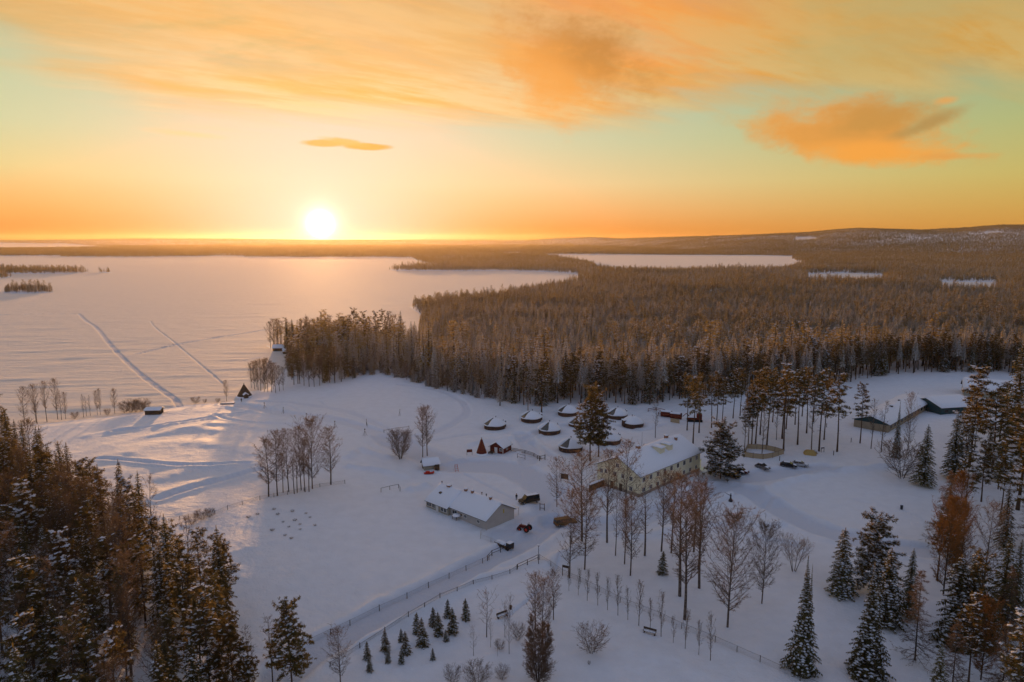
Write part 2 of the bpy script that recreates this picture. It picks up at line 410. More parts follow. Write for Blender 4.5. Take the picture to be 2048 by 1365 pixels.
near_lake = [(x, y, z * .55 if z > 4 and y < 600 else z) for x, y, z in near_lake]
LAKES = [Gm(near_lake),
    Gm([(1072, 509.5, ll), (1200, 510, ll), (1350, 511, ll), (1500, 511.5, ll), (1590, 513, ll), (1582, 518, ll), (1612, 524, 6), (1560, 529, 10), (1440, 530, 10), (1330, 531, 12), (1250, 531, 12), (1200, 527, 12), (1185, 519, 12), (1140, 513, 10)]),
    Gm([(1618, 548, ll), (1700, 546.5, ll), (1762, 550, ll), (1768, 556, 6), (1700, 558, 6), (1620, 557, 6)]),
    Gm([(1880, 563.5, ll), (1990, 564.5, ll), (1990, 567.5, 8), (1890, 567, 8)]),
    Gm([(-300, 491.5, ll), (150, 492, ll), (262, 494.2, ll), (180, 496, ll), (0, 498, ll), (-300, 499, ll)]),
    Gm([(1590, 499.5, ll), (1618, 499.5, ll), (1640, 501.2, ll), (1590, 501.2, ll)]),
    Gm([(408, 509, ll), (480, 509, ll), (520, 510.4, ll), (470, 511.3, ll), (420, 511.3, ll)]),
    Gm([(1002, 506.5, ll), (1040, 506.5, ll), (1050, 508.6, ll), (1010, 508.6, ll)]),
    Gm([(875, 515.5, ll), (940, 515, ll), (950, 517, ll), (880, 518, ll)])]
ISLANDS = [Gm([(-80, 548, ll), (60, 548, ll), (150, 547.5, ll), (180, 545.5, ll), (120, 542, ll), (0, 541, ll), (-80, 541, ll)]),
    Gm([(-80, 557, ll), (5, 557, ll), (25, 554, ll), (10, 551, ll), (-80, 550, ll)]),
    Gm([(6, 586, ll), (50, 587.5, ll), (108, 585.5, ll), (106, 583, ll), (60, 581, ll), (12, 582, ll)]),
    Gm([(196, 545.6, ll), (222, 545.6, ll), (222, 544.2, ll), (196, 544.2, ll)])]
def poly_sd(x, y, poly):
    "signed distance, negative inside"
    d = np.full(x.shape, 1e18); ins = np.zeros(x.shape, bool); n = len(poly)
    for i in range(n):
        ax, ay = poly[i]; bx, by = poly[(i + 1) % n]
        ex, ey = bx - ax, by - ay; L = ex * ex + ey * ey + 1e-12
        t = np.clip(((x - ax) * ex + (y - ay) * ey) / L, 0, 1)
        q = (x - ax - t * ex) ** 2 + (y - ay - t * ey) ** 2
        d = np.minimum(d, q)
        c = ((ay > y) != (by > y)) & (x < (bx - ax) * (y - ay) / (by - ay + 1e-12) + ax)
        ins ^= c
    d = np.sqrt(d); return np.where(ins, -d, d)
def water_sd(x, y):
    d = np.full(x.shape, 1e9)
    for p in LAKES:
        lo = p.min(0) - 60; hi = p.max(0) + 60
        k = (x > lo[0]) & (x < hi[0]) & (y > lo[1]) & (y < hi[1])
        if k.any(): d[k] = np.minimum(d[k], poly_sd(x[k], y[k], p))
    for p in ISLANDS:
        lo = p.min(0) - 60; hi = p.max(0) + 60
        k = (x > lo[0]) & (x < hi[0]) & (y > lo[1]) & (y < hi[1])
        if k.any(): d[k] = np.maximum(d[k], -poly_sd(x[k], y[k], p))
    return d
TAB = rng.random((256, 256))
def vnoise(x, y, s, ox=0.0):
    x = x / s + ox; y = y / s + ox * 1.7
    xi = np.floor(x).astype(int); yi = np.floor(y).astype(int); fx = x - xi; fy = y - yi
    fx = fx * fx * fx * (fx * (fx * 6 - 15) + 10); fy = fy * fy * fy * (fy * (fy * 6 - 15) + 10)
    a = TAB[xi & 255, yi & 255]; b = TAB[(xi + 1) & 255, yi & 255]; c = TAB[xi & 255, (yi + 1) & 255]; d = TAB[(xi + 1) & 255, (yi + 1) & 255]
    return (a + (b - a) * fx) * (1 - fy) + (c + (d - c) * fx) * fy - 0.5
def ss(x, a, b):
    t = np.clip((x - a) / (b - a), 0, 1); return t * t * (3 - 2 * t)
def pl_dist(x, y, pts):
    d = np.full(x.shape, 1e18)
    for (ax, ay), (bx, by) in zip(pts[:-1], pts[1:]):
        ex, ey = bx - ax, by - ay; L = ex * ex + ey * ey + 1e-12
        t = np.clip(((x - ax) * ex + (y - ay) * ey) / L, 0, 1)
        d = np.minimum(d, (x - ax - t * ex) ** 2 + (y - ay - t * ey) ** 2)
    return np.sqrt(d)
def smoothline(pts, z=0.0, n=6):
    "Catmull-Rom through ground points"
    p = [np.array(G(a, b, z)) for a, b in pts]; p = [2 * p[0] - p[1]] + p + [2 * p[-1] - p[-2]]
    out = []
    for i in range(1, len(p) - 2):
        for k in range(n):
            t = k / n
            out.append(0.5 * ((2 * p[i]) + (-p[i - 1] + p[i + 1]) * t + (2 * p[i - 1] - 5 * p[i] + 4 * p[i + 1] - p[i + 2]) * t * t + (-p[i - 1] + 3 * p[i] - 3 * p[i + 1] + p[i + 2]) * t ** 3))
    out.append(p[-2]); return out
# (photo points, half width, depth, bank height, packed, z)
TRACKS = [
    ([(560, 1372), (640, 1312), (760, 1242), (880, 1178), (980, 1122), (1060, 1082), (1105, 1045)], 3.1, 0.35, 0.55, 1.0, 0),
    ([(1105, 1045), (1110, 1010), (1085, 970), (1040, 945), (980, 932), (900, 930), (840, 912), (780, 890)], 6.0, 0.22, 0.25, 0.8, 0),
    ([(1075, 1040), (1040, 1065), (1010, 1075)], 4.5, 0.25, 0.1, 0.8, 0),
    ([(1110, 1045), (1220, 1050), (1350, 1010), (1440, 975), (1500, 985), (1560, 1020), (1640, 1058), (1740, 1088), (1850, 1105)], 3.6, 0.4, 0.5, 0.8, 0),
    ([(1410, 975), (1480, 955), (1560, 948), (1650, 938)], 4.4, 0.3, 0.12, 0.8, 0),
    ([(455, 804), (500, 815), (560, 833), (640, 850), (720, 868), (790, 890)], 3.2, 0.28, 0.35, 0.5, 0),
    ([(500, 800), (600, 812), (700, 838), (760, 862), (800, 882)], 1.6, 0.18, 0.1, 0.5, 0),
    ([(800, 886), (860, 872), (910, 848), (935, 826), (915, 802), (860, 786), (800, 778)], 1.5, 0.2, 0.14, 0.5, 0),
    ([(870, 884), (930, 870), (985, 866)], 1.0, 0.2, 0.1, 0.5, 0),
    ([(1058, 925), (1062, 900), (1050, 880), (1045, 868)], 3.0, 0.3, 0.35, 0.6, 0),
    ([(1046, 880), (1080, 862), (1140, 850), (1180, 870), (1210, 900), (1230, 905)], 1.6, 0.3, 0.3, 0.5, 0),
    ([(1066, 884), (1085, 898), (1110, 915)], 1.2, 0.3, 0.3, 0.5, 0),
    ([(1200, 842), (1280, 862), (1330, 850)], 1.2, 0.25, 0.2, 0.5, 0),
    ([(230, 872), (320, 858), (390, 846), (440, 835), (500, 826)], 0.9, 0.35, 0.35, 0.2, 0),
    ([(200, 940), (260, 948), (330, 958), (420, 962), (500, 956)], 0.9, 0.4, 0.3, 0.2, 0),
    ([(320, 1035), (380, 1012), (450, 990), (520, 968)], 1.2, 0.35, 0.3, 0.3, 0),
    ([(430, 832), (470, 850), (560, 862), (640, 868)], 0.8, 0.3, 0.25, 0.2, 0),
    ([(1590, 1090), (1500, 1070), (1470, 1050), (1420, 1050)], 1.3, 0.3, 0.4, 0.3, 0),
    ([(760, 1330), (800, 1305), (860, 1290)], 0.5, 0.12, 0.05, 0.1, 0),
    ([(158, 628), (172, 642), (192, 655), (215, 683), (245, 716), (285, 752), (325, 782), (350, 800), (358, 813)], 1.4, 0.16, 0.01, 0.9, LZ),
    ([(-60, 634), (40, 629), (158, 627.5)], 0.9, 0.15, 0.07, 0.5, LZ),
    ([(300, 642), (312, 657), (345, 682), (370, 703), (405, 733), (428, 752), (446, 768)], 0.55, 0.14, 0.01, 0.9, LZ),
    ([(275, 708), (350, 690), (430, 676), (530, 660)], 1.3, 0.22, 0.10, 0.8, LZ),
    ([(1033, 1001), (1000, 985), (930, 950), (880, 945), (860, 938)], .35, .22, .05, .4, 0),
    ([(1090, 1020), (1120, 990), (1150, 960), (1145, 915)], .35, .22, .05, .4, 0),
    ([(905, 912), (950, 922), (1000, 918), (1060, 925)], .4, .22, .05, .4, 0),
    ([(1010, 1240), (1060, 1200), (1100, 1160), (1120, 1120)], .3, .25, .04, .3, 0),
    ([(560, 812), (590, 822), (600, 838), (580, 845), (548, 836), (545, 820), (560, 812)], .6, .14, .05, .3, 0),
    ([(640, 806), (660, 826), (690, 842)], .5, .14, .05, .3, 0),
    ([(1480, 985), (1440, 1005), (1430, 1025), (1500, 1030), (1540, 1000)], .5, .2, .1, .3, 0),
    ([(1700, 1000), (1760, 1012), (1803, 1020), (1850, 1040)], .3, .2, .04, .3, 0),
    ([(485, 722), (524, 714)], 0.5, 0.2, 0.1, 0.4, LZ)]
TL = [(smoothline(p, z), wd, dp, bk, pk) for p, wd, dp, bk, pk, z in TRACKS]
BANKS = [([(1530, 980), (1560, 968), (1620, 952), (1700, 940), (1780, 930)], 1.6, 0.9), ([(1530, 990), (1548, 1002)], 2.2, 1.0),
    ([(1480, 1040), (1520, 1046), (1560, 1048)], 1.3, 0.8), ([(780, 925), (720, 915), (700, 930)], 1.6, 0.8), ([(810, 958), (760, 950), (700, 948)], 1.5, 0.7),
    ([(1095, 1130), (1140, 1108), (1160, 1095)], 1.6, 1.2), ([(940, 890), (985, 878), (1030, 876)], 1.5, 0.7), ([(880, 930), (930, 920)], 1.2, 0.6),
    ([(1240, 1068), (1300, 1068), (1380, 1040)], 1.5, 0.8), ([(1065, 1130), (960, 1165), (860, 1222), (720, 1302)], 0.9, 0.55), ([(1250, 838), (1300, 850)], 1.8, 0.6),
    ([(980, 868), (1010, 872)], 1.5, 0.7), ([(820, 985), (850, 975)], 1.4, 0.9)]
BL = [(smoothline(p), wd, h) for p, wd, h in BANKS]
RIDGES = [([(215, 905), (300, 885), (380, 868), (430, 878)], 3.2, 0.5), ([(250, 930), (330, 905), (420, 912), (500, 930)], 4.5, 0.5),
    ([(330, 990), (400, 965), (470, 968)], 3.5, 0.4), ([(420, 860), (470, 862), (560, 878)], 3.0, 0.55), ([(180, 880), (260, 862)], 3.0, 0.5), ([(330, 1020), (420, 990)], 2.5, 0.5)]
RL = [(smoothline(p), wd, h) for p, wd, h in RIDGES]
# ridge heights by direction (x / y), far to the right and faint ones on the left
def skyline(u):
    px = [-1200, -400, 0, 150, 330, 500, 640, 900, 1060, 1100, 1180, 1240, 1300, 1400, 1500, 1600, 1650, 1700, 1760, 1830, 1900, 1980, 2048, 2300, 3000]
    py = [478, 479, 480.5, 479, 477, 478, 480, 479.5, 480, 477, 474, 477, 475, 472, 469, 465, 460, 457, 458.5, 460.5, 457, 450.5, 449, 446, 460]
    us = [(a - CX) / F / cP for a in px]; es = [(481 - b) / F for b in py]
    return np.interp(u, us, es)
def far_height(x, y):
    r = np.hypot(x, y); u = x / np.maximum(y, 1.0)
    e = skyline(np.clip(u, -3, 3)); e = np.where(y < 10, 0.0, e)
    top = e * y / np.hypot(1, 0) + 65 - 13
    rightness = ss(u, 0.0, 0.35)
    r0 = 9000 + (3250 - 9000) * rightness; r1 = 12000 + (6600 - 12000) * rightness
    Y = np.maximum(y, 1)
    full = e * r1 / np.sqrt(1 + u * u) + 52
    hgtv = np.maximum(full, 0) * ss(r, r0, r1)
    n = vnoise(x, y, 900, 3) * 26 + vnoise(x, y, 350, 9) * 9
    side = ss(y / np.maximum(r, 1), 0.2, 0.5)
    return (hgtv + n * ss(r, r0 + 300, r1) * rightness * (1 - ss(r, r1 - 1500, r1) * 0.85)) * side
def height(x, y, wsd=None, want_pack=False):
    x = np.asarray(x, float); y = np.asarray(y, float)
    if wsd is None: wsd = water_sd(x, y)
    r = np.hypot(x, y)
    shore = ss(wsd, 0.0, 14.0)
    nearf = 1 - ss(r, 600, 1200)
    h = LZ + (0 - LZ) * shore
    land = vnoise(x, y, 42, 1) * 1.1 + vnoise(x, y, 17, 2) * 0.42 + vnoise(x, y, 6, 3) * 0.16 + np.maximum(vnoise(x, y, 3.1, 7), 0) * 0.24 + vnoise(x + y * .3, y, 1.6, 15) * 0.05 + np.maximum(vnoise(x, y, 11, 17) - .18, 0) * 0.9
    yard = np.exp(-(((x - 5) / 70) ** 2 + ((y - 170) / 60) ** 2))
    h = h + land * (1 - 0.55 * yard) * shore * nearf
    h = h + 4.2 * ss(wsd, 4, 105) * ss(-x, 5, 75) * (1 - ss(y, 330, 420)) * nearf
    h = h + vnoise(x, y, 400, 5) * 7 * ss(r, 900, 2500) * ss(wsd, 10, 250)
    # wind ripples on the ice: long crests across the wind
    rot = math.radians(10); xr = x * math.cos(rot) + y * math.sin(rot); yr = y * math.cos(rot) - x * math.sin(rot)
    rip = vnoise(xr * 0.28, yr, 5.0, 4) * 0.26 + vnoise(xr * 0.3, yr, 13.0, 6) * 0.30
    h = h + rip * (1 - shore) * (1 - ss(r, 900, 1600))
    pack = np.zeros(x.shape)
    m0 = r < 900
    for pts, wd, dp, bk, pk in TL:
        a = np.array(pts); lo = a.min(0) - wd * 3; hi = a.max(0) + wd * 3
        k = m0 & (x > lo[0]) & (x < hi[0]) & (y > lo[1]) & (y < hi[1])
        if not k.any(): continue
        d = pl_dist(x[k], y[k], pts); wob = 1 + 0.25 * vnoise(x[k], y[k], 4, 8)
        ins = 1 - ss(d * wob, wd * 0.75, wd * 1.15)
        hk = h[k]; hk = hk - dp * 1.1 * ins - pk * ins * .10 * vnoise(x[k], y[k], .9, 19) + bk * .85 * wob * (1 + 0.9 * vnoise(x[k], y[k], 2.5, 12)) * np.exp(-((d - wd * 1.0 - 0.9) / (0.55 + 0.12 * wd)) ** 2)
        h[k] = hk; pack[k] = np.maximum(pack[k], ins * pk)
    for pts, wd, hh in BL + RL:
        a = np.array(pts); lo = a.min(0) - wd * 3; hi = a.max(0) + wd * 3
        k = m0 & (x > lo[0]) & (x < hi[0]) & (y > lo[1]) & (y < hi[1])
        if not k.any(): continue
        d = pl_dist(x[k], y[k], pts)
        h[k] += hh * np.exp(-(d / wd) ** 2) * (1 + 0.8 * vnoise(x[k], y[k], 2.6 if wd < 2.4 else 9, 14))
    h = h + far_height(x, y)
    return (h, pack) if want_pack else h
def hz(x, y): return float(height(np.array([x]), np.array([y]))[0])
def GT(px, py, it=4):
    "ground point seen at a photo position, on the real terrain"
    z = 0.0
    for _ in range(it): p = G(px, py, z); z = hz(*p)
    return G(px, py, z)
def hzs(xy):
    a = np.array(xy, float).reshape(-1, 2); return height(a[:, 0], a[:, 1])
def build_ground():
    rr = [18.0]
    while rr[-1] < 80: rr.append(rr[-1] * 1.03)
    while rr[-1] < 420: rr.append(rr[-1] * 1.0042)
    while rr[-1] < 900: rr.append(rr[-1] * 1.006)
    while rr[-1] < 15500: rr.append(rr[-1] * 1.012)
    fine = np.radians(np.linspace(-43, 43, 880)); l = np.radians(np.linspace(-88, -43.6, 46)); 
    aa = np.concatenate([l, fine, -l[::-1]]); rr = np.array(rr)
    A, R = np.meshgrid(aa, rr); x = (np.sin(A) * R).ravel(); y = (np.cos(A) * R).ravel()
    wsd = water_sd(x, y); h, pack = height(x, y, wsd, True)
    nr, na = len(rr), len(aa)
    idx = np.arange(nr * na).reshape(nr, na)
    q = np.stack([idx[:-1, :-1], idx[:-1, 1:], idx[1:, 1:], idx[1:, :-1]], -1).reshape(-1, 4)[:, ::-1]
    V = np.stack([x, y, h], 1)
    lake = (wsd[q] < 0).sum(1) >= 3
    for nm, sel, mt, lab in (('snow_ground', ~lake, 'ground_snow', None), ('frozen_lake', lake, 'lake_snow_warm_glow', None)):
        f = q[sel]; used, inv = np.unique(f, return_inverse=True); f2 = inv.reshape(f.shape)
        me = bpy.data.meshes.new(nm); me.vertices.add(len(used)); me.vertices.foreach_set('co', V[used].astype(np.float32).ravel())
        me.loops.add(len(f2) * 4); me.loops.foreach_set('vertex_index', f2.astype(np.int32).ravel())
        me.polygons.add(len(f2)); me.polygons.foreach_set('loop_start', np.arange(len(f2), dtype=np.int32) * 4)
        me.polygons.foreach_set('use_smooth', np.ones(len(f2), bool))
        at = me.attributes.new('packed', 'FLOAT', 'POINT'); at.data.foreach_set('value', pack[used].astype(np.float32))
        me.materials.append(MATS[mt]); me.update(calc_edges=True); me.validate()
        o = bpy.data.objects.new(nm, me); COL.objects.link(o); o['kind'] = 'structure'
build_ground()
# ------------------------------------------------------------------ haze: one box of even air
HZ = MB(); HZ.box((0, 7000, 82.0), (34000, 17500, 172.0))
hm = bpy.data.materials.new('haze'); hm.use_nodes = True; hn = hm.node_tree; hn.nodes.clear()
pv = hn.nodes.new('ShaderNodeVolumePrincipled'); pv.inputs['Color'].default_value = (1.0, 0.82, 0.56, 1)
pv.inputs['Density'].default_value = 2.1e-5; pv.inputs['Anisotropy'].default_value = 0.70
mo = hn.nodes.new('ShaderNodeOutputMaterial'); hn.links.new(pv.outputs[0], mo.inputs['Volume']); MATS['haze'] = hm
hb = HZ.build('haze', 'haze'); hb['kind'] = 'stuff'; hb['label'] = 'thin golden haze hanging in the air over lake and forest'; hb['category'] = 'haze'
# ------------------------------------------------------------------ trees
R = random.Random(5)
def rv(a, b): return R.uniform(a, b)
def trunk_mb(h, r, lean=0.0, bend=0.15, n=7, m=0, seg=7):
    b = MB(); pts = []; a = rv(0, 6.28)
    for k in range(seg + 1):
        t = k / seg; pts.append((lean * t * h + math.sin(t * 3 + a) * bend * t, math.cos(t * 2.5 + a) * bend * t, t * h - (0.5 if k == 0 else 0)))
    b.tube(pts, [max(r * (1 - t / seg) ** 0.8, 0.02) * (1.25 if t == 0 else 1) for t in range(seg + 1)], n, m, False)
    return b, pts
def at_h(pts, z):
    for p, q in zip(pts[:-1], pts[1:]):
        if z <= q[2]:
            t = (z - p[2]) / (q[2] - p[2] + 1e-9); return Vector((p[0] + (q[0] - p[0]) * t, p[1] + (q[1] - p[1]) * t, z))
    return Vector(pts[-1])
def spray(b, p0, p1, wid, m_dark, m_snow, snow, fine=1.0):
    "a flat conifer branch between two points: needle fringes on both sides and hanging, snow lying on top"
    d = p1 - p0; L = d.length
    if L < 1e-4: return
    d.normalize(); side = d.cross(Vector((0, 0, 1)))
    if side.length < 0.05: side = Vector((1, 0, 0))
    side.normalize(); n = max(2, int(4 * fine * L + 1.5)); n = min(n, 9)
    for k in range(n):
        t0 = k / n; t1 = (k + 1.15) / n; c0 = p0 + d * L * t0; c1 = p0 + d * L * min(t1, 1.02); w = wid * (1.0 - 0.75 * t0) * rv(0.7, 1.3)
        for s in (-1, 1):
            tip = c0 + d * (L / n) * rv(0.6, 1.3) + side * s * w + Vector((0, 0, -w * rv(0.15, 0.75)))
            b.face((c0, tip, c1), m_dark)
        if R.random() < 0.6:
            b.face((c0, c0 * 0.5 + c1 * 0.5 + Vector((0, 0, -w * rv(0.6, 1.1))), c1), m_dark)
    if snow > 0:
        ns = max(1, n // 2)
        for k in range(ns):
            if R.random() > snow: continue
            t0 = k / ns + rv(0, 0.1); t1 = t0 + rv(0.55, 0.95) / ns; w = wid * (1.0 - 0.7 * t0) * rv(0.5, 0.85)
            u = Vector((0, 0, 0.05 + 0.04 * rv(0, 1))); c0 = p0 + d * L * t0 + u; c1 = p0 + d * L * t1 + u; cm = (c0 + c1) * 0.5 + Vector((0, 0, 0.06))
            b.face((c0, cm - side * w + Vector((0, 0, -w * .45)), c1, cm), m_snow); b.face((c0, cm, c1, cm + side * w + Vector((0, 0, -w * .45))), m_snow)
def spruce(h, r, base=0.06, snow=0.6, narrow=1.0, whorl=0.42, fine=1.0, double=False, per=7):
    tb, pts = trunk_mb(h * 0.97, 0.012 * h + 0.03, 0, 0.12)
    c = MB(); z = h * base
    while z < h * 0.985:
        t = (z / h - base) / (1 - base); L = r * ((1 - t) ** (0.72 * narrow)) * (0.55 + 0.45 * min(1, t * 8 + 0.45)) + 0.10
        n = max(4, int(per * (0.6 + 0.4 * (1 - t)) + rv(-1, 1))); a0 = rv(0, 6.28); p = at_h(pts, z)
        for k in range(n):
            a = a0 + k * 6.283 / n + rv(-0.25, 0.25); l = L * rv(0.62, 1.18); dirv = Vector((math.cos(a), math.sin(a), 0))
            up = 0.25 * t - 0.30 * (1 - t); mid = p + dirv * l * 0.5 + Vector((0, 0, l * (up * 0.5 + 0.10))); end = p + dirv * l + Vector((0, 0, l * up - 0.16 * l))
            w = 0.30 * l ** 0.7 + 0.08
            spray(c, p, mid, w * 0.8, 0, 1, snow * 0.7, fine); spray(c, mid, end, w, 0, 1, snow, fine)
        z += whorl * (0.75 + 0.5 * (1 - t)) * rv(0.8, 1.2)
    for k in range(5): # leader
        p = at_h(pts, h * 0.955); a = k * 1.25; spray(c, p, p + Vector((math.cos(a) * 0.10, math.sin(a) * 0.10, h * 0.045 + 0.2)), 0.08, 0, 1, 0.3)
    return tb, c
def pine(h, cw, base=0.5, snow=0.5, fine=1.0, clumps=1.0):
    tb, pts = trunk_mb(h * 0.96, 0.0085 * h + 0.04, rv(-0.02, 0.02), 0.3)
    c = MB()
    n = int(46 * clumps)
    for k in range(n):
        t = (k + rv(0, 1)) / n; z = h * (base + (1 - base) * t * 0.97); p = at_h(pts, z)
        prof = math.sin(min(1, 0.22 + t * 0.85) * PI) ** 0.7 if t < 0.9 else 0.55
        l = cw * 0.5 * prof * rv(0.45, 1.15) + 0.25; a = rv(0, 6.28)
        dirv = Vector((math.cos(a), math.sin(a), 0)); end = p + dirv * l + Vector((0, 0, l * (rv(-0.25, 0.10) + 0.7 * t * t)))
        c.tube([p, (p + end) / 2 + Vector((0, 0, 0.08 * l)), end], [0.05, 0.035, 0.02], 3, 2, False)
        for q in range(2 + int(l * 1.3 * fine)):
            s = rv(0.45, 1.05); cc = p.lerp(end, s) + Vector((rv(-.35, .35), rv(-.35, .35), rv(-.12, .22))); rr = rv(0.30, 0.62)
            for _ in range(int(11 * fine) + 3):
                o = Vector((R.gauss(0, 1), R.gauss(0, 1), R.gauss(0, .55))).normalized(); o2 = Vector((o.y, -o.x, rv(-.5, .5))).normalized()
                q0 = cc + o * rr * rv(0.0, 0.35); c.face((q0 - o2 * rr * .16, cc + o * rr * rv(.8, 1.25), q0 + o2 * rr * .16), 0)
                
            if R.random() < snow:
                for _ in range(2):
                    o = cc + Vector((rv(-.5, .5) * rr, rv(-.5, .5) * rr, rr * rv(.3, .5))); w = rr * rv(.4, .68); a2 = rv(0, 3)
                    ex = Vector((math.cos(a2) * w, math.sin(a2) * w, -w * .2)); ey = Vector((-math.sin(a2) * w, math.cos(a2) * w, -w * .25))
                    c.face((o - ex, o - ey, o + Vector((0, 0, .07))), 1); c.face((o - ey, o + ex, o + Vector((0, 0, .07))), 1); c.face((o + ex, o + ey, o + Vector((0, 0, .07))), 1); c.face((o + ey, o - ex, o + Vector((0, 0, .07))), 1)
    for k in range(int(9)): # dead stubs under the crown
        z = h * rv(base * 0.5, base); p = at_h(pts, z); a = rv(0, 6.28); l = rv(0.4, 1.3)
        c.tube([p, p + Vector((math.cos(a) * l, math.sin(a) * l, rv(-.3, .1)))], [0.03, 0.012], 3, 2, False)
    return tb, c
def strip(b, p0, p1, w, m=0, bend=0.0):
    d = p1 - p0; s = d.cross(Vector((rv(-1, 1), rv(-1, 1), rv(-1, 1))))
    if s.length < 1e-5: return
    s = s.normalized() * w * 0.5
    if bend:
        md = (p0 + p1) / 2 + Vector((0, 0, bend)); b.face((p0 - s, md - s * .8, md + s * .8, p0 + s), m); b.face((md - s * .8, p1, md + s * .8), m)
    else: b.face((p0 - s, p1, p0 + s), m)
def birch(h, cw, base=0.25, up=0.9, limbs=34, subs=6, twigs=6, tw=0.030, droop=0.0, stems=1, shape='egg', r0=None, tl=1.0):
    T = MB(); c = MB()
    for s in range(stems):
        a = 6.28 * s / stems + rv(-.3, .3); hh = h * (rv(0.8, 1.0) if stems > 1 else 1.0); off = cw * 0.28 if stems > 1 else 0.0
        r = r0 or (0.008 * h + 0.04)
        if stems > 1: r *= 0.7
        pts = []
        for k in range(9):
            t = k / 8; q = (t ** 0.8 + .12) * off; pts.append(Vector((math.cos(a) * q + math.sin(t * 4 + a) * .12 * (h / 15), math.sin(a) * q + math.cos(t * 3 + a) * .12 * (h / 15), t * hh * 0.98 - (0.4 if k == 0 else 0))))
        T.tube(pts, [max(r * (1 - k / 8) ** 0.9, 0.015) for k in range(9)], 6, 0, False)
        P2 = [tuple(p) for p in pts]; nl = int(limbs / (stems ** 0.6))
        for k in range(nl):
            t = (k + rv(0, .9)) / nl; z = hh * (base + (0.985 - base) * t); p = at_h(P2, z)
            if shape == 'egg': prof = (math.sin(min(1.0, 0.15 + 0.80 * t) * PI)) ** 0.65
            elif shape == 'cone': prof = (1 - t) ** 0.8 + 0.06
            elif shape == 'column': prof = 0.75 * (math.sin(min(1, 0.25 + 0.75 * t) * PI)) ** 0.5
            elif shape == 'ball': prof = math.sqrt(max(0.08, 1 - (t * 1.25 - .45) ** 2 / .75))
            else: prof = (0.6 + 0.5 * t) * (1.0 if t < 0.8 else 0.75)
            l = cw * 0.5 * prof * rv(0.65, 1.15) + 0.15; az_ = rv(0, 6.28) if stems == 1 else a + rv(-1.9, 1.9)
            U = up * rv(0.75, 1.3) + 0.5 * t * up
            dv = Vector((math.cos(az_), math.sin(az_), U)).normalized(); Ln = l * math.sqrt(1 + U * U) * (0.9 if U > .5 else 1)
            Ln = min(Ln, (hh - z) * 1.0 + 0.25 * l + 0.2) if U > 0.3 else Ln
            lp = [p, p + dv * Ln * .5 + Vector((0, 0, -.04 * Ln)), p + dv * Ln + Vector((math.cos(az_) * -.05 * Ln, 0, (.10 if U > .3 else -.1) * Ln))]
            rl = max(0.018, r * 0.33 * (1 - 0.75 * t)); c.tube(lp, [rl, rl * .65, 0.012], 3, 1, False)
            for j in range(subs):
                s_ = (j + rv(.1, 1)) / subs; s_ = 0.18 + 0.82 * s_
                q = lp[0].lerp(lp[1], s_ * 2) if s_ < .5 else lp[1].lerp(lp[2], s_ * 2 - 1)
                sd = (dv * 0.8 + Vector((rv(-1, 1), rv(-1, 1), rv(-.5, .75)))).normalized(); sl_ = Ln * rv(.18, .42) * (1.15 - .5 * s_) * tl + .1
                e = q + sd * sl_; strip(c, q, e, tw * 1.3, 0, 0.03 * sl_)
                for _ in range(twigs):
                    f = rv(.15, 1); g = q.lerp(e, f); td = (sd * .7 + Vector((rv(-1, 1), rv(-1, 1), rv(-.6, .9) - droop))).normalized(); tll = rv(.25, .75) * (0.35 + 0.03 * h) * tl
                    strip(c, g, g + td * tll, tw)
    return T, c
def make_tree(name, tb_c, mats_t, mats_c, label, cat='tree', group=None, crown_name='crown'):
    t = thing(name, label, cat, (0, 0, 0), 0, group)
    tb_c[0].build('trunk', mats_t, t, smooth=True); tb_c[1].build(crown_name, mats_c, t)
    return t
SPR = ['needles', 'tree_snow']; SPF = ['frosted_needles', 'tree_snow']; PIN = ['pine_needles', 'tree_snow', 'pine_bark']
BIR = ['twig', 'birch_bark']; FRO = ['frost_twig', 'birch_bark']; LAR = ['larch_twig', 'bark']
# prototypes: kind -> list of (unit height, maker)
PROTO = {}
def defp(kind, name, n, fn, mt, mc, h0, crown='crown'):
    PROTO[kind] = dict(name=name, h0=h0, items=[], crown=crown)
    for i in range(n):
        a, b = fn(); tm = a.mesh(name + '_trunk', [mt], True); cm = b.mesh(name + '_' + crown, mc)
        PROTO[kind]['items'].append((tm, cm))
defp('spruce', 'spruce_tree', 4, lambda: spruce(18, rv(2.5, 3.1), 0.07, 0.48, per=8), 'bark', SPR, 18)
defp('dark_spruce', 'spruce_tree', 3, lambda: spruce(18, rv(2.4, 3.0), 0.08, 0.25, per=8), 'bark', SPR, 18)
defp('narrow_spruce', 'spruce_tree', 2, lambda: spruce(18, 3.0, 0.01, 0.7, 1.75, 0.33, 1.0, per=10), 'bark', SPR, 18)
defp('wide_spruce', 'spruce_tree', 2, lambda: spruce(12, 2.6, 0.03, 0.8, 0.8, 0.36, 1.1, per=9), 'bark', SPR, 12)
defp('snow_spruce', 'spruce_tree', 4, lambda: spruce(11, rv(2.0, 2.6), 0.02, 0.95, .95, 0.45, per=8), 'bark', SPR, 11)
defp('frosty', 'spruce_tree', 4, lambda: spruce(15, rv(1.5, 2.1), 0.15, 0.8, 1.0, 0.46), 'bark', SPF, 15)
defp('tall_frosty', 'spruce_tree', 4, lambda: spruce(19, rv(1.8, 2.3), rv(.38, .5), 0.75, 1.0, .42, 1.0, per=8), 'bark', SPF, 19)
defp('pine', 'pine_tree', 5, lambda: pine(20, rv(4.6, 6.0), rv(.42, .55), 0.16, 1.25, 1.5), 'pine_bark', PIN, 20)
defp('snowy_pine', 'pine_tree', 3, lambda: pine(18, rv(5.0, 6.4), rv(.28, .42), 0.42, 1.25, 1.8), 'pine_bark', PIN, 18)
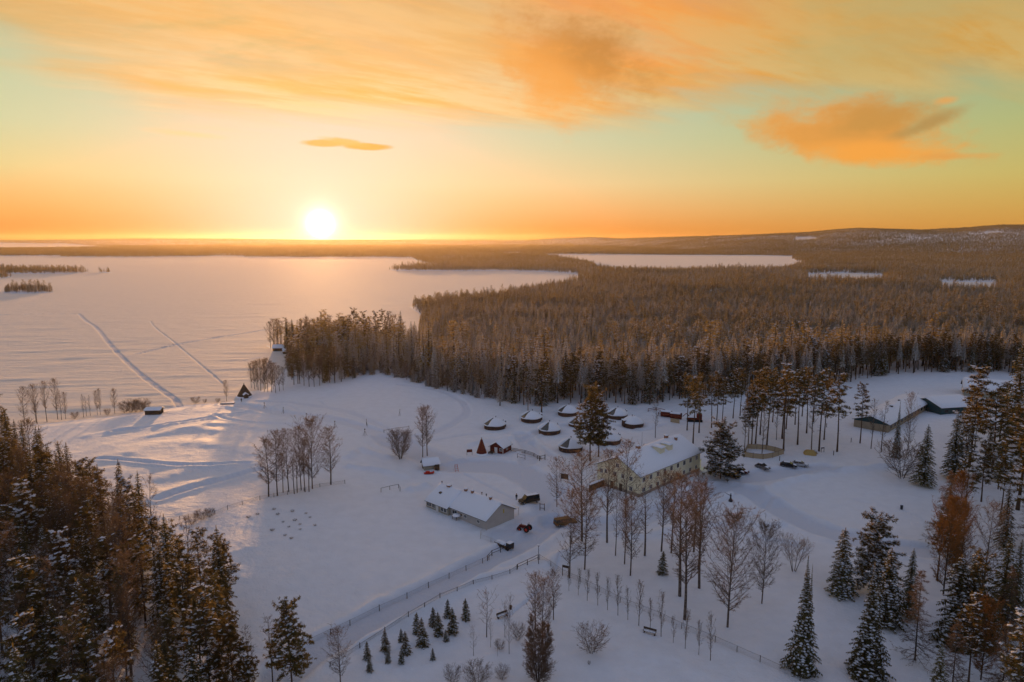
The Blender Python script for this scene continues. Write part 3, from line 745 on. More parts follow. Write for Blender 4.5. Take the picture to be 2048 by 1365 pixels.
defp('big_pine', 'pine_tree', 2, lambda: pine(20, 9.0, .24, 0.12, 1.3, 4.2), 'pine_bark', PIN, 20)
defp('bushy_pine', 'pine_tree', 2, lambda: pine(13, 9.0, .10, 0.9, 1.25, 4.5), 'pine_bark', PIN, 13)
defp('birch', 'birch_tree', 4, lambda: birch(15, rv(4.8, 5.8), .20, .95, 56, 8, 8, .034), 'birch_bark', BIR, 15)
defp('tall_birch', 'birch_tree', 3, lambda: birch(17, 4.2, .30, 1.1, 54, 7, 8, .034), 'birch_bark', BIR, 17)
defp('big_birch', 'birch_tree', 2, lambda: birch(17, 9.5, .14, 0.9, 80, 10, 10, .036), 'birch_bark', BIR, 17)
defp('open_birch', 'birch_tree', 2, lambda: birch(14, 7.2, .15, 0.65, 56, 8, 9, .034, .25), 'birch_bark', BIR, 14)
defp('bare', 'bare_tree', 3, lambda: birch(14, 2.8, .28, 1.0, 30, 5, 6, .03), 'birch_bark', BIR, 14)
defp('larch', 'larch_tree', 2, lambda: birch(18, 6.0, .08, -0.1, 90, 7, 8, .035, .5, shape='cone'), 'bark', LAR, 18)
defp('brown_larch', 'larch_tree', 2, lambda: birch(16, 7.0, .06, -0.05, 100, 8, 8, .038, .45, shape='cone'), 'bark', BIR, 16)
defp('orange_tree', 'larch_tree', 2, lambda: birch(16, 7.6, .08, 0.8, 110, 10, 10, .045, 0, shape='egg'), 'bark', LAR, 16)
defp('column', 'aspen_sapling', 4, lambda: birch(6, 1.2, .16, 2.6, 22, 4, 5, .022, 0, shape='column', r0=.05, tl=.75), 'birch_bark', BIR, 6)
defp('sapling', 'young_tree', 3, lambda: birch(6, 2.4, .22, .9, 20, 3, 3, .022, r0=.06), 'birch_bark', BIR, 6)
defp('bush', 'bare_bush', 3, lambda: birch(4, 4.6, .04, .55, 60, 4, 5, .026, 0, 6, 'ball', r0=.05), 'bark', BIR, 4, 'twigs')
defp('round_bush', 'bare_bush', 2, lambda: birch(8, 6.4, .05, .8, 90, 7, 7, .034, 0, 7, 'ball', r0=.11), 'bark', BIR, 8, 'twigs')
defp('multi', 'bare_tree', 2, lambda: birch(7, 6.5, .3, .8, 60, 6, 7, .026, 0, 4, 'fan', r0=.12), 'birch_bark', FRO, 7)
defp('fir', 'fir_sapling', 4, lambda: spruce(5, 1.05, 0.02, 0.6, 0.95, 0.24, 2.0), 'bark', SPR, 5)
defp('thick', 'bare_tree', 2, lambda: birch(10, 4.2, .02, .75, 120, 9, 9, .036, 0, 5, 'cone', r0=.11), 'bark', BIR, 10)
defp('frost_birch', 'birch_tree', 3, lambda: birch(14, 3.8, .2, 1.0, 34, 6, 7), 'birch_bark', FRO, 14)
ALLT = []
def tree(kind, x, y, h, label, group=None, wide=1.0, z=None, cat='tree', rz=None):
    p = PROTO[kind]; tm, cm = p['items'][R.randrange(len(p['items']))]
    if z is None: z = hz(x, y)
    s = h / p['h0']
    o = thing(p['name'], label, cat, (x, y, z - 0.05), rv(0, 6.28) if rz is None else rz, group, (s * wide, s * wide, s))
    for nm, me in (('trunk' if cat == 'tree' else 'stems', tm), (p['crown'], cm)):
        c = bpy.data.objects.new(nm, me); COL.objects.link(c); c.parent = o
    ALLT.append((x, y)); return o
def tp(kind, px, pb, pt, label, wide=1.0, group=None, cat='tree'):
    x, y = GT(px, pb); z = hz(x, y); h = hgt(x, y, z, pt)
    return tree(kind, x, y, h, label, group, wide, z, cat)
# ---- single trees that can be told apart -------------------------------------------------------
tp('big_pine', 1180, 922, 776, 'taller pine of the two rising in front of the glass cabins, left trunk', 0.95)
tp('big_pine', 1197, 914, 790, 'right trunk of the two big pines in front of the glass cabins', 1.0)
tp('bushy_pine', 1441, 958, 851, 'broad snow laden pine at the far end of the cream building', 1.0)
tp('birch', 846, 915, 818, 'left of the two orange lit birches behind the small well house')
tp('birch', 855, 912, 815, 'right of the two orange lit birches behind the small well house')
tp('round_bush', 801, 918, 860, 'big rounded leafless bush left of the pair of birches', 0.9, None, 'bush')
GB = 'birches in the clump at the edge of the open field'
for x, b, t, k, wd in [(537, 994, 880, 'birch', 1.45), (556, 992, 865, 'birch', 1.1), (566, 986, 905, 'bare', 1), (577, 984, 862, 'birch', .9), (595, 986, 895, 'bare', 1), (602, 980, 857, 'birch', .9), (619, 984, 900, 'bare', 1.2), (626, 978, 842, 'big_birch', .95), (662, 970, 858, 'birch', 1.3), (588, 988, 900, 'bare', 1), (610, 984, 880, 'tall_birch', 1)]:
    tp(k, x, b, t, {537: 'leftmost birch of the clump at the edge of the open field', 626: 'tallest and widest birch of the clump at the edge of the open field', 662: 'rightmost birch of the clump at the edge of the open field'}.get(x, 'bare slender birch inside the clump at the edge of the open field'), wd, GB)
PK = 'birches in the park below the cream building'
for x, b, t, k, wd, lab in [
    (1113, 1014, 918, 'open_birch', .85, 'dark open birch beside the wooden sign frame and the parked van'),
    (1162, 1083, 908, 'birch', 1.25, 'tall birch with a dense orange brown crown left of the cream building'),
    (1170, 1140, 978, 'open_birch', 1.0, 'birch forking low into three limbs at the park corner'),
    (1140, 1157, 985, 'open_birch', .75, 'feathery reddish birch behind the information board, hiding a parked car'),
    (1215, 1085, 905, 'tall_birch', 1.1, 'straight birch standing before the near gable of the cream building'),
    (1231, 1112, 992, 'bare', .9, 'thin bare birch between the first tall birches of the park'),
    (1252, 1031, 885, 'open_birch', .85, 'broad crowned birch touching the near corner of the cream building'),
    (1250, 1129, 1002, 'tall_birch', 1.0, 'birch just left of the forked one in the middle of the park'),
    (1260, 1152, 996, 'birch', 1.0, 'birch with upswept forked crown in the middle of the park'),
    (1288, 1112, 955, 'bare', 1.2, 'thin straight birch below the corner of the cream building'),
    (1323, 1104, 947, 'tall_birch', 1.1, 'birch rising straight behind the little snowy fir'),
    (1344, 1107, 949, 'tall_birch', 1.1, 'birch right of the little snowy fir, below the long wall'),
    (1357, 1192, 955, 'tall_birch', 1.3, 'tall red tinged birch of a close pair in the park centre'),
    (1367, 1240, 1010, 'tall_birch', 1.3, 'nearer birch of the close pair, its foot by the mesh fence'),
    (1389, 1105, 945, 'tall_birch', 1.1, 'grey birch at the far end of the cream building row'),
    (1396, 1141, 985, 'bare', 1.2, 'thin leaning birch left of the biggest bare tree'),
    (1399, 1176, 972, 'tall_birch', 1.3, 'pinkish birch with a pointed crown left of the biggest bare tree'),
    (1457, 1255, 1032, 'big_birch', 1.0, 'biggest bare tree of the park, wide dense crown on a thick trunk'),
    (1524, 1208, 1052, 'big_birch', .85, 'wide bare tree directly right of the biggest bare tree')]:
    tp(k, x, b, t, lab, wd, PK)
tp('multi', 1587, 1143, 1080, 'small frosted many stemmed tree with spreading crown beyond the twin spruce', 1.0)
tp('fir', 1324, 1149, 1104, 'little snow covered fir standing alone under the park birches', 1.3)
row = [(1138, 1182, 1137), (1157, 1191, 1140), (1175, 1202, 1143), (1195, 1211, 1150), (1215, 1221, 1160), (1235, 1231, 1156), (1255, 1240, 1180), (1278, 1252, 1165), (1300, 1260, 1200), (1322, 1273, 1190), (1346, 1286, 1235), (1371, 1298, 1224), (1397, 1310, 1245), (1420, 1321, 1235)]
orda = ['first', 'second', 'third', 'fourth', 'fifth', 'sixth', 'seventh', 'eighth', 'ninth', 'tenth', 'eleventh', 'twelfth', 'thirteenth', 'last']
for i, (x, b, t) in enumerate(row):
    tp('column', x, b, t, orda[i] + ' slim upright aspen sapling in the row, counted from the information board', 1.1, 'row of slim saplings along the mesh fence')
FS = 'snowy fir saplings planted beside the road'
for x, b, t, lab in [(932, 1240, 1199, 'fir sapling farthest up the road, standing alone beside the bench'), (896, 1235, 1200, 'upper fir sapling of the tight pair below the road bend'), (905, 1267, 1216, 'tall lower fir sapling of the tight pair below the road bend'),
    (866, 1252, 1215, 'fir sapling close behind the one with its tip bent, second cluster from the bench'), (877, 1271, 1225, 'fir sapling in front in the second cluster from the bench'), (892, 1283, 1260, 'small fir sapling tied to a stake'),
    (833, 1267, 1227, 'fir sapling nearest the road in the middle pair'), (845, 1292, 1238, 'fir sapling with the broad foot in the middle pair'), (802, 1284, 1258, 'hidden fir sapling at the back of the triple cluster'),
    (812, 1308, 1264, 'middle fir sapling of the triple cluster'), (803, 1327, 1298, 'front fir sapling of the triple cluster'), (771, 1302, 1261, 'back fir sapling of the pair left of the triple cluster'), (776, 1325, 1298, 'front fir sapling of the pair left of the triple cluster'),
    (735, 1318, 1284, 'back fir sapling of the leftmost pair by the road fence'), (739, 1343, 1313, 'front fir sapling of the leftmost pair by the road fence'), (866, 1320, 1297, 'tiny fir sapling alone out in the open snow')]:
    tp('fir', x, b, t, lab, 1.25, FS)
YT = 'thin young trees beside the bench'
for x, b, t, wd, lab in [(974, 1275, 1185, 1.2, 'tallest thin young tree with a candelabra crown left of the bench'), (947, 1312, 1255, .9, 'thin young tree standing farthest left of the bench group'), (981, 1295, 1238, .7, 'thin young tree just below the candelabra one'),
    (1010, 1275, 1205, .7, 'thin young tree directly below the bench'), (1020, 1258, 1192, .8, 'thin young tree carrying the bird box'), (1018, 1308, 1215, .7, 'nearest thin young tree of the bench group'), (995, 1313, 1278, .6, 'shortest thin young tree of the bench group')]:
    tp('sapling', x, b, t, lab, wd, YT)
for x, b, t, k, wd, lab in [(1070, 1262, 1150, 'birch', 1.2, 'left of two leafy looking birches at the top of the dark thicket'), (1086, 1290, 1160, 'birch', 1.0, 'slender birch in the heart of the dark thicket'), (1106, 1240, 1143, 'birch', 1.1, 'right of two leafy looking birches at the top of the dark thicket'),
    (1076, 1366, 1232, 'thick', .95, 'dense dark conical leafless tree at the bottom edge of the picture'), (1097, 1270, 1200, 'bare', 1.0, 'low slender birch on the right side of the dark thicket')]:
    tp(k, x, b, t, lab, wd)
for x, b, t, k, wd, lab in [(1184, 1306, 1256, 'bush', 1.0, 'round leafless bush alone in the snow near the lying bench'), (955, 1372, 1330, 'bush', 1.05, 'wide tangled bush at the bottom edge, largest of three'), (905, 1368, 1335, 'bush', .8, 'small wispy bush left of the wide tangled bush'),
    (1004, 1360, 1335, 'bush', .9, 'small bush right of the wide tangled bush'), (1036, 1282, 1250, 'bush', .7, 'faint thin bush beside the dark thicket'), (1178, 1330, 1322, 'bush', .6, 'tiny tuft of twigs in the open snow below the round bush'), (1000, 1300, 1283, 'bush', 1.0, 'low brush under the thin young trees')]:
    tp(k, x, b, t, lab, wd, None, 'bush')
# right hand side
for x, b, t, k, wd, lab in [
    (1602, 1342, 1113, 'narrow_spruce', .95, 'tall narrow snowy spruce, left one of the two foreground spires'), (1612, 1337, 1130, 'narrow_spruce', .45, 'second slightly lower spire grown against the left foreground spruce'),
    (1733, 1352, 1128, 'narrow_spruce', 1.2, 'tall snowy spruce with broad skirt, right one of the two foreground spires'),
    (1681, 1190, 1058, 'wide_spruce', 1.05, 'bushy snowy spruce standing left of the broad flat topped pine'), (1745, 1184, 1037, 'bushy_pine', .85, 'broad flat topped snowy pine behind the right foreground spire'),
    (1773, 1252, 1098, 'wide_spruce', 1.0, 'snowy spruce close behind the right foreground spire'), (1815, 1235, 1098, 'spruce', 1.0, 'slim spruce between the snowy spruce and the bare larch'),
    (1829, 1320, 1138, 'brown_larch', .9, 'bare larch with drooping grey twigs right of the foreground spires'), (1905, 1290, 1112, 'wide_spruce', 1.05, 'dense dark spruce with a rounded top, left of a pair'), (1937, 1285, 1105, 'wide_spruce', 1.0, 'dense dark spruce with a rounded top, right of a pair'),
    (1792, 915, 802, 'narrow_spruce', .6, 'slim dark spruce column at the corner of the long hall'), (1847, 972, 850, 'spruce', 1.25, 'wide drooping spruce standing free beside the meadow'), (1905, 958, 826, 'spruce', 1.3, 'full spruce next to the drooping one'),
    (1803, 956, 885, 'bush', 1.0, 'many stemmed leafless bush at the meadow corner'), (1815, 908, 788, 'open_birch', .5, 'leafless tree with upright crown before the long hall'), (1763, 905, 805, 'bare', 1.0, 'thin bare tree before the near gable of the long hall, right one'),
    (1742, 898, 800, 'bare', .9, 'thin bare tree before the near gable of the long hall, left one'), (1720, 887, 768, 'pine', 1.0, 'slender orange lit pine left of the long hall'), (1674, 904, 750, 'pine', 1.05, 'tall orange lit pine by the parking place'),
    (1938, 932, 735, 'snowy_pine', 1.15, 'big orange lit pine screening the far wing of the long hall'), (1985, 945, 768, 'pine', 1.3, 'rust coloured pine right of the big orange lit pine'), (2026, 900, 690, 'spruce', 1.3, 'tall dark spruce at the right edge beside the clearing'),
    (2035, 1020, 800, 'snowy_pine', 1.4, 'large snowy pine with orange lit boughs at the right edge'), (2062, 1100, 850, 'snowy_pine', 1.3, 'second large snowy pine at the right edge, lower down'),
    (1912, 1110, 950, 'orange_tree', .6, 'slender rusty larch above the brightest orange one'), (1888, 1190, 1000, 'orange_tree', .8, 'brightest orange larch beside the meadow'), (1918, 1165, 1010, 'orange_tree', .7, 'smaller rusty larch merging with the brightest orange one'),
    (1968, 1182, 1010, 'open_birch', .9, 'pale trunked birch behind the dark spruce pair'), (2010, 1290, 1130, 'brown_larch', .8, 'leafless larch near the right edge'), (1960, 1360, 1200, 'orange_tree', .9, 'rust brown larch at the lower right'),
    (1975, 1300, 1180, 'spruce', 1.2, 'snowy spruce tip rising from the rust brown larches'), (2048, 1385, 1250, 'wide_spruce', 1.0, 'snow heavy spruce in the lower right corner'),
    (1900, 1400, 1240, 'brown_larch', 1.0, 'dark leafless larch at the bottom edge, right of the drooping larch'), (2000, 1420, 1240, 'brown_larch', 1.0, 'dark leafless larch in the bottom right corner')]:
    tp(k, x, b, t, lab, wd, None, 'bush' if k == 'bush' else 'tree')
RW = 'trees of the dark wood at the right edge'
rp = Gs([(1850, 1120), (1940, 1010), (1900, 900), (1990, 850), (2400, 820), (3000, 1100), (2600, 1500), (1840, 1560), (1800, 1400), (1860, 1330), (1960, 1330), (1900, 1220)])
def scatter(poly, spacing, tries=4000, avoid=3.0, rnd=R):
    lo = poly.min(0); hi = poly.max(0); out = []
    old = list(ALLT)
    c = [(rnd.uniform(lo[0], hi[0]), rnd.uniform(lo[1], hi[1])) for _ in range(tries)]
    a = np.array(c); ins = poly_sd(a[:, 0], a[:, 1], poly) < 0
    for (x, y), k in zip(c, ins):
        if not k: continue
        if any((x - p) ** 2 + (y - q) ** 2 < spacing ** 2 for p, q in out): continue
        if any((x - p) ** 2 + (y - q) ** 2 < avoid ** 2 for p, q in old): continue
        out.append((x, y))
    return out
WL = {'spruce': 'snowy spruce deep in the dark wood at the right edge', 'pine': 'pine with orange lit top in the dark wood at the right edge', 'snowy_pine': 'snow flecked pine in the dark wood at the right edge', 'dark_spruce': 'dark spruce in the dark wood at the right edge', 'brown_larch': 'leafless larch in the dark wood at the right edge', 'bare': 'thin bare tree in the dark wood at the right edge'}
for x, y in scatter(rp, 7.6):
    px, pb = proj(x, y, 0)
    if px > 2500 or px < 1700: continue
    k = R.choice(['spruce', 'pine', 'snowy_pine', 'dark_spruce', 'brown_larch', 'pine', 'bare'])
    tree(k, x, y, rv(12, 18), WL[k], RW, rv(.95, 1.15))
# pines standing between the car park and the forest
PP = 'tall bare trunked pines between the parked cars and the forest'
for x, b, t, k in [(1374, 861, 752, 'pine'), (1386, 888, 755, 'pine'), (1398, 866, 748, 'pine'), (1423, 856, 752, 'pine'), (1433, 849, 745, 'pine'), (1444, 850, 756, 'pine'), (1496, 892, 790, 'snowy_pine'), (1503, 895, 762, 'pine'), (1511, 888, 745, 'pine'), (1520, 870, 742, 'pine'), (1533, 899, 738, 'pine'),
    (1564, 878, 728, 'snowy_pine'), (1572, 858, 735, 'pine'), (1567, 902, 745, 'pine'), (1595, 890, 742, 'pine'), (1613, 867, 735, 'pine'), (1638, 903, 742, 'pine'), (1648, 880, 760, 'pine'), (1604, 833, 735, 'pine'), (1466, 837, 740, 'pine'), (1480, 832, 738, 'pine'), (1545, 845, 742, 'pine'), (1590, 850, 745, 'pine'), (1627, 845, 748, 'pine')]:
    tp(k, x, b, t, {'pine': 'tall long trunked pine between parked cars and forest', 'snowy_pine': 'denser dark crowned pine between parked cars and forest'}[k] + (' behind the enclosure' if 1490 < x < 1575 else (' at the left of the stand' if x < 1480 else ' at the right of the stand')), 1.0, PP + (' behind the enclosure' if 1490 < x < 1575 else (' at the left of the stand' if x < 1480 else ' at the right of the stand')) + (' with denser crowns' if k == 'snowy_pine' else ''))
for x, b, t in [(1311, 876, 795), (1488, 904, 800), (1524, 913, 815), (1622, 901, 780), (1552, 880, 800)]:
    tp('bare', x, b, t, {1311: 'lone thin birch behind the ridge of the cream building', 1488: 'thin birch at the left corner of the tan enclosure', 1524: 'thin birch standing inside the tan enclosure', 1622: 'thin birch behind the hay heap', 1552: 'thin bare tree among the pines behind the enclosure'}[x], .9)
tp('pine', 1083, 826, 722, 'pine at the forest edge right behind the glass cabins', 1.3)
tp('snowy_pine', 1056, 822, 745, 'snow hung pine at the forest edge behind the leftmost cabins', .9)
tp('frosty', 1000, 812, 745, 'frosted spruce where the forest edge meets the track', 1.2)
# shoreline birches on the left
SB = 'bare birches on the lake shore at the left'
for x, b, t, k, wd, lab in [(50, 849, 776, 'open_birch', .75, 'wide crowned bare tree leftmost on the lake shore'), (72, 846, 771, 'birch', .8, 'bare birch next to the wide crowned tree on the shore'), (75, 848, 782, 'bare', 1, 'thin twin of the bare birch next to the wide crowned shore tree'), (94, 844, 765, 'tall_birch', .9, 'tall bare birch standing apart on the shore, third from left'),
    (115, 839, 760, 'birch', .8, 'tallest bare birch on the left lake shore'), (123, 840, 788, 'bare', 1, 'short thin birch beside the tallest shore birch'), (132, 839, 786, 'birch', .7, 'low branching birch right of the tallest shore birch'), (167, 835, 790, 'bare', 1, 'first thin birch in the middle shore group'), (173, 833, 794, 'bare', 1, 'second thin birch in the middle shore group'), (181, 832, 792, 'bare', 1, 'third thin birch in the middle shore group'),
    (195, 831, 783, 'birch', .6, 'left birch of the close pair in the middle shore group'), (201, 830, 779, 'birch', .6, 'right birch of the close pair in the middle shore group'), (230, 827, 779, 'birch', .95, 'dense single birch left of the shore brushwood'), (453, 803, 762, 'birch', .95, 'leaning birch beside the shore tipi')]:
    tp(k, x, b, t, lab, wd, SB)
for x, b, t, wd in [(250, 826, 806, 1), (262, 825, 800, 1), (272, 824, 803, 1), (283, 823, 799, 1), (292, 822, 804, .9), (150, 838, 825, 1), (215, 831, 818, .8)]:
    tp('bush', x, b, t, 'shoreline brushwood between the birches and the log hut', wd, 'shoreline brushwood by the log hut', 'bush')
for x, b, t, wd, lab in [(392, 807, 795, 1.3, 'golden lit brush on the shore right of the lake track'), (410, 806, 799, 1, 'low brush trailing right of the golden lit brush'), (436, 805, 797, 1, 'small brush at the foot of the leaning shore birch'), (405, 1040, 1020, 1.2, 'sparse bush at the field fence by the dark wood'), (420, 1035, 1018, 1.0, 'smaller sparse bush at the field fence'), (385, 1050, 1030, 1.0, 'sparse bush nearest the dark wood at the field fence')]:
    tp('bush', x, b, t, lab, wd, None, 'bush')
CG = 'thicket of bare birches in the cove beside the shore tipi'
for x, b, t in [(503, 776, 728), (509, 779, 724), (516, 781, 722), (522, 782, 720), (529, 784, 722), (536, 784, 718), (543, 785, 724), (551, 786, 728), (559, 783, 733), (567, 781, 736), (513, 774, 725), (531, 778, 720), (546, 779, 728)]:
    tp('birch', x, b, t, 'bare birch in the thicket between the shore tipi and the cove', .85, CG)
# headland of sunlit trees by the cove
HP = 'sunlit trees on the headland beyond the cove'
for x, b, t, k in [(541, 697, 645, 'birch'), (548, 698, 640, 'birch'), (556, 699, 640, 'tall_birch'), (575, 702, 636, 'dark_spruce'), (587, 703, 640, 'dark_spruce'), (581, 704, 650, 'dark_spruce'), (604, 700, 640, 'birch'), (616, 700, 636, 'birch'), (628, 702, 640, 'birch'), (640, 700, 638, 'birch'), (660, 700, 632, 'tall_birch'), (672, 700, 645, 'birch'), (688, 705, 634, 'pine'), (699, 706, 632, 'pine'),
    (708, 700, 617, 'pine'), (730, 706, 623, 'pine'), (752, 702, 624, 'pine'), (768, 705, 622, 'pine'), (780, 700, 625, 'tall_birch'), (790, 700, 632, 'birch'), (803, 702, 622, 'dark_spruce'), (741, 712, 650, 'dark_spruce'), (636, 712, 655, 'dark_spruce'), (606, 712, 660, 'snowy_pine'),
    (596, 768, 700, 'pine'), (588, 770, 706, 'pine'), (655, 762, 712, 'dark_spruce'), (650, 766, 705, 'dark_spruce'), (640, 772, 712, 'birch'), (628, 774, 715, 'birch'), (618, 774, 712, 'birch'), (608, 772, 708, 'birch')]:
    tp(k, x, b, t, {'birch': 'gold lit bare birch on the headland beyond the cove', 'tall_birch': 'taller gold lit bare birch on the headland beyond the cove', 'dark_spruce': 'dark pointed spruce on the headland beyond the cove', 'pine': 'gold rimmed pine on the headland beyond the cove', 'snowy_pine': 'snow flecked pine on the headland beyond the cove'}[k], 1.0, HP)
# ---- the dark wood at the lower left ------------------------------------------------------------
LW = 'trees of the dark wood at the lower left'
for i, (x, t, b, k) in enumerate([(8, 793, 975, 'pine'), (30, 823, 1000, 'dark_spruce'), (62, 844, 1020, 'dark_spruce'), (88, 853, 1030, 'dark_spruce'), (108, 890, 1050, 'dark_spruce'), (132, 883, 1060, 'dark_spruce'), (149, 887, 1065, 'dark_spruce'), (193, 919, 1095, 'pine'), (210, 930, 1105, 'spruce'),
    (249, 966, 1145, 'spruce'), (286, 996, 1165, 'pine'), (352, 1052, 1205, 'pine'), (404, 1058, 1225, 'snowy_pine'), (444, 1072, 1248, 'pine'), (455, 1085, 1243, 'snowy_pine'), (388, 1101, 1265, 'spruce'), (585, 1212, 1385, 'big_pine'), (470, 1245, 1430, 'big_pine'), (545, 1235, 1380, 'bare'), (680, 1258, 1370, 'open_birch'), (500, 1255, 1400, 'bare'), (225, 1075, 1285, 'pine'),
    (70, 1120, 1352, 'pine'), (160, 1150, 1335, 'pine'), (140, 1060, 1270, 'snowy_pine'), (250, 1100, 1290, 'pine'), (200, 1150, 1370, 'pine')]):
    tp({'pine': 'pine', 'dark_spruce': 'dark_spruce'}.get(k, k), x, b, t, ['orange rimmed pine at the left edge above the dark wood', 'first dark pointed spruce from the left edge on the wood skyline', 'dark spruce top left of the tallest skyline spire', 'dark spruce spire against the shore field, left of the twin tips', 'lower dark spruce between skyline spires', 'left one of the twin spruce tips against the sunlit field', 'right one of the twin spruce tips against the sunlit field',
        'thin crowned pine beside the sunlit field', 'pointed spruce behind the thin crowned pine', 'pointed snowy spruce at the bend of the wood edge', 'dense topped pine at the bend of the wood edge', 'bronze lit pine on the wood edge facing the open field', 'bronze lit snowy pine next to the open field', 'outermost big pine reaching over the open field', 'second big pine at the tip of the dark wood',
        'dark spruce standing before the outermost big pines', 'snowy pine alone at the bottom edge by the road', 'bushy snowy pine at the bottom edge left of the lone one', 'bare birch beside the lone bottom edge pine', 'bare spreading tree at the roadside, bottom edge', 'bare tree behind the bushy bottom edge pine', 'long trunked pine in the middle of the dark wood', 'long trunked pine at the bottom left of the dark wood',
        'long trunked pine near the bottom of the dark wood', 'snow hung pine deep in the dark wood', 'pine left of the gap in the dark wood', 'pine with its trunk foot at the bottom of the picture'][i], 1.0, LW)
lp = Gs([(-700, 930), (-150, 950), (20, 985), (100, 1040), (170, 1085), (240, 1140), (300, 1180), (370, 1225), (440, 1262), (470, 1320), (440, 1400), (420, 1500), (300, 1620), (-500, 1700), (-1500, 1400)])
LL = {'spruce': 'snowy spruce in the dark wood at the lower left', 'dark_spruce': 'dark spruce in the dark wood at the lower left', 'pine': 'bare trunked pine in the dark wood at the lower left', 'snowy_pine': 'snow flecked pine in the dark wood at the lower left', 'birch': 'bare birch in the dark wood at the lower left', 'bare': 'thin bare tree in the dark wood at the lower left'}
for x, y in scatter(lp, 3.3, 16000, 2.6):
    px, pb = proj(x, y, 0)
    if px < -350: continue
    if pb > 1180 and R.random() < 0.18: continue
    k = R.choice(['spruce', 'dark_spruce', 'dark_spruce', 'dark_spruce', 'snowy_pine', 'birch', 'bare', 'pine', 'birch'] if pb > 1050 else ['dark_spruce', 'spruce', 'dark_spruce', 'pine', 'birch'])
    tree(k, x, y, rv(13, 19.5), LL[k], LW, rv(.85, 1.1))
# ------------------------------------------------------------------ the great forest
EDGE = [(500, 700), (538, 698), (560, 706), (590, 710), (600, 735), (585, 765), (600, 772), (650, 775), (700, 768), (722, 757), (758, 758), (790, 764), (830, 774), (880, 788), (940, 796), (1000, 806), (1050, 816), (1110, 812), (1200, 808), (1300, 812), (1370, 800),
        (1450, 792), (1560, 780), (1640, 772), (1700, 764), (1760, 752), (1850, 745), (2000, 746), (2150, 752), (2600, 800), (3600, 900)]
eg = Gs(EDGE); ea = np.arctan2(eg[:, 0], eg[:, 1]); er = np.hypot(eg[:, 0], eg[:, 1])
o_ = np.argsort(ea); 
def beyond_edge(x, y):
    a = np.arctan2(x, y); r = np.hypot(x, y)
    return (r > np.interp(a, ea[o_], er[o_])) & (a > ea.min())
def far_ok(x, y):
    w_ = water_sd(x, y); r = np.hypot(x, y); a = np.arctan2(x, y)
    land = w_ > 1.5
    return land & (beyond_edge(x, y) | (r > 700))
# nearest rows first: individual trees
c = []
N = 42000
a = rng.uniform(math.radians(-21), math.radians(47), N); r = np.sqrt(rng.uniform(225 ** 2, 520 ** 2, N))
x = np.sin(a) * r; y = np.cos(a) * r; k = far_ok(x, y); x, y, r = x[k], y[k], r[k]
# blue-noise thinning on a grid
def thin(x, y, s):
    seen = {}; keep = []
    for i in range(len(x)):
        g = (int(x[i] // s), int(y[i] // s)); ok = True
        for u in (-1, 0, 1):
            for v in (-1, 0, 1):
                for j in seen.get((g[0] + u, g[1] + v), ()):
                    if (x[i] - x[j]) ** 2 + (y[i] - y[j]) ** 2 < s * s: ok = False; break
        if ok: seen.setdefault(g, []).append(i); keep.append(i)
    return np.array(keep)
kk = thin(x, y, 3.0); x, y, r = x[kk], y[kk], r[kk]
aa_ = np.arctan2(x, y); depth = r - np.interp(aa_, ea[o_], er[o_])
patch = vnoise(x, y, 60, 21); hh = height(x, y)
order = np.argsort(depth)
front = [i for i in order if depth[i] < 60 and -360 < proj(x[i], y[i], 0)[0] < 2200][:330]
inF = np.zeros(len(x), bool); inF[front] = True
EL = {'pine': ('tall pine in the front rows of the great forest', 'pines in the front rows of the great forest'), 'frosty': ('frosted spruce in the front rows of the great forest', 'frosted spruces in the front rows of the great forest'),
      'snow_spruce': ('stout spruce weighed down by snow at the edge of the great forest', 'stout snow weighed spruces at the edge of the great forest'),
      'tall_frosty': ('tall frosted spruce with bare lower trunk in the front rows of the great forest', 'tall frosted spruces in the front rows of the great forest'),
      'spruce': ('dark snowy spruce in the front rows of the great forest', 'dark snowy spruces in the front rows of the great forest'), 'birch': ('bare birch in the front rows of the great forest', 'bare birches in the front rows of the great forest'), 'snowy_pine': ('snow laden pine in the front rows of the great forest', 'snow laden pines in the front rows of the great forest')}
for i in front:
    px = proj(x[i], y[i], 0)[0]; u = R.random()
    if px < 700: k_ = 'pine' if u < .3 else 'birch' if u < .6 else 'spruce' if u < .8 else 'frosty'
    elif px < 1010: k_ = 'snowy_pine' if u < .25 else 'snow_spruce' if u < .8 else 'birch' if u < .88 else 'spruce'
    else: k_ = 'pine' if u < .36 else 'snowy_pine' if u < .44 else 'tall_frosty' if u < .86 else 'spruce'
    h_ = (rv(7, 13) if 700 < px < 1010 else rv(9, 17) if px <= 700 else rv(14, 20))
    if depth[i] < 5 and 700 < px < 1010: h_ *= .75
    tree(k_, x[i], y[i], h_, EL[k_][0], EL[k_][1], rv(1.05, 1.35) if k_ not in ('pine', 'tall_frosty') else rv(.9, 1.15), hh[i])
KINDS = []
fc = bpy.data.collections.new('forest_trees')
def fproto(nm, pair, mt, mc):
    b = MB(); T, C_ = pair
    b.v = list(T.v) + list(C_.v); n0 = len(T.v); b.f = list(T.f) + [tuple(q + n0 for q in f) for f in C_.f]; b.m = [len(mc)] * len(T.f) + list(C_.m)
    o = bpy.data.objects.new(nm, b.mesh(nm, mc + [mt])); fc.objects.link(o)
for i in range(4): fproto('a_pine_%d' % i, pine(18, rv(3.2, 4.4), rv(.45, .58), .4, .8, .9), 'pine_bark', ['forest_needles', 'tree_snow', 'pine_bark'])
for i in range(4): fproto('b_frosty_%d' % i, spruce(15, rv(1.7, 2.2), .22, .92, 1, .55, .8, per=8), 'bark', ['forest_needles', 'tree_snow'] if i < 2 else ['young_needles', 'tree_snow'])
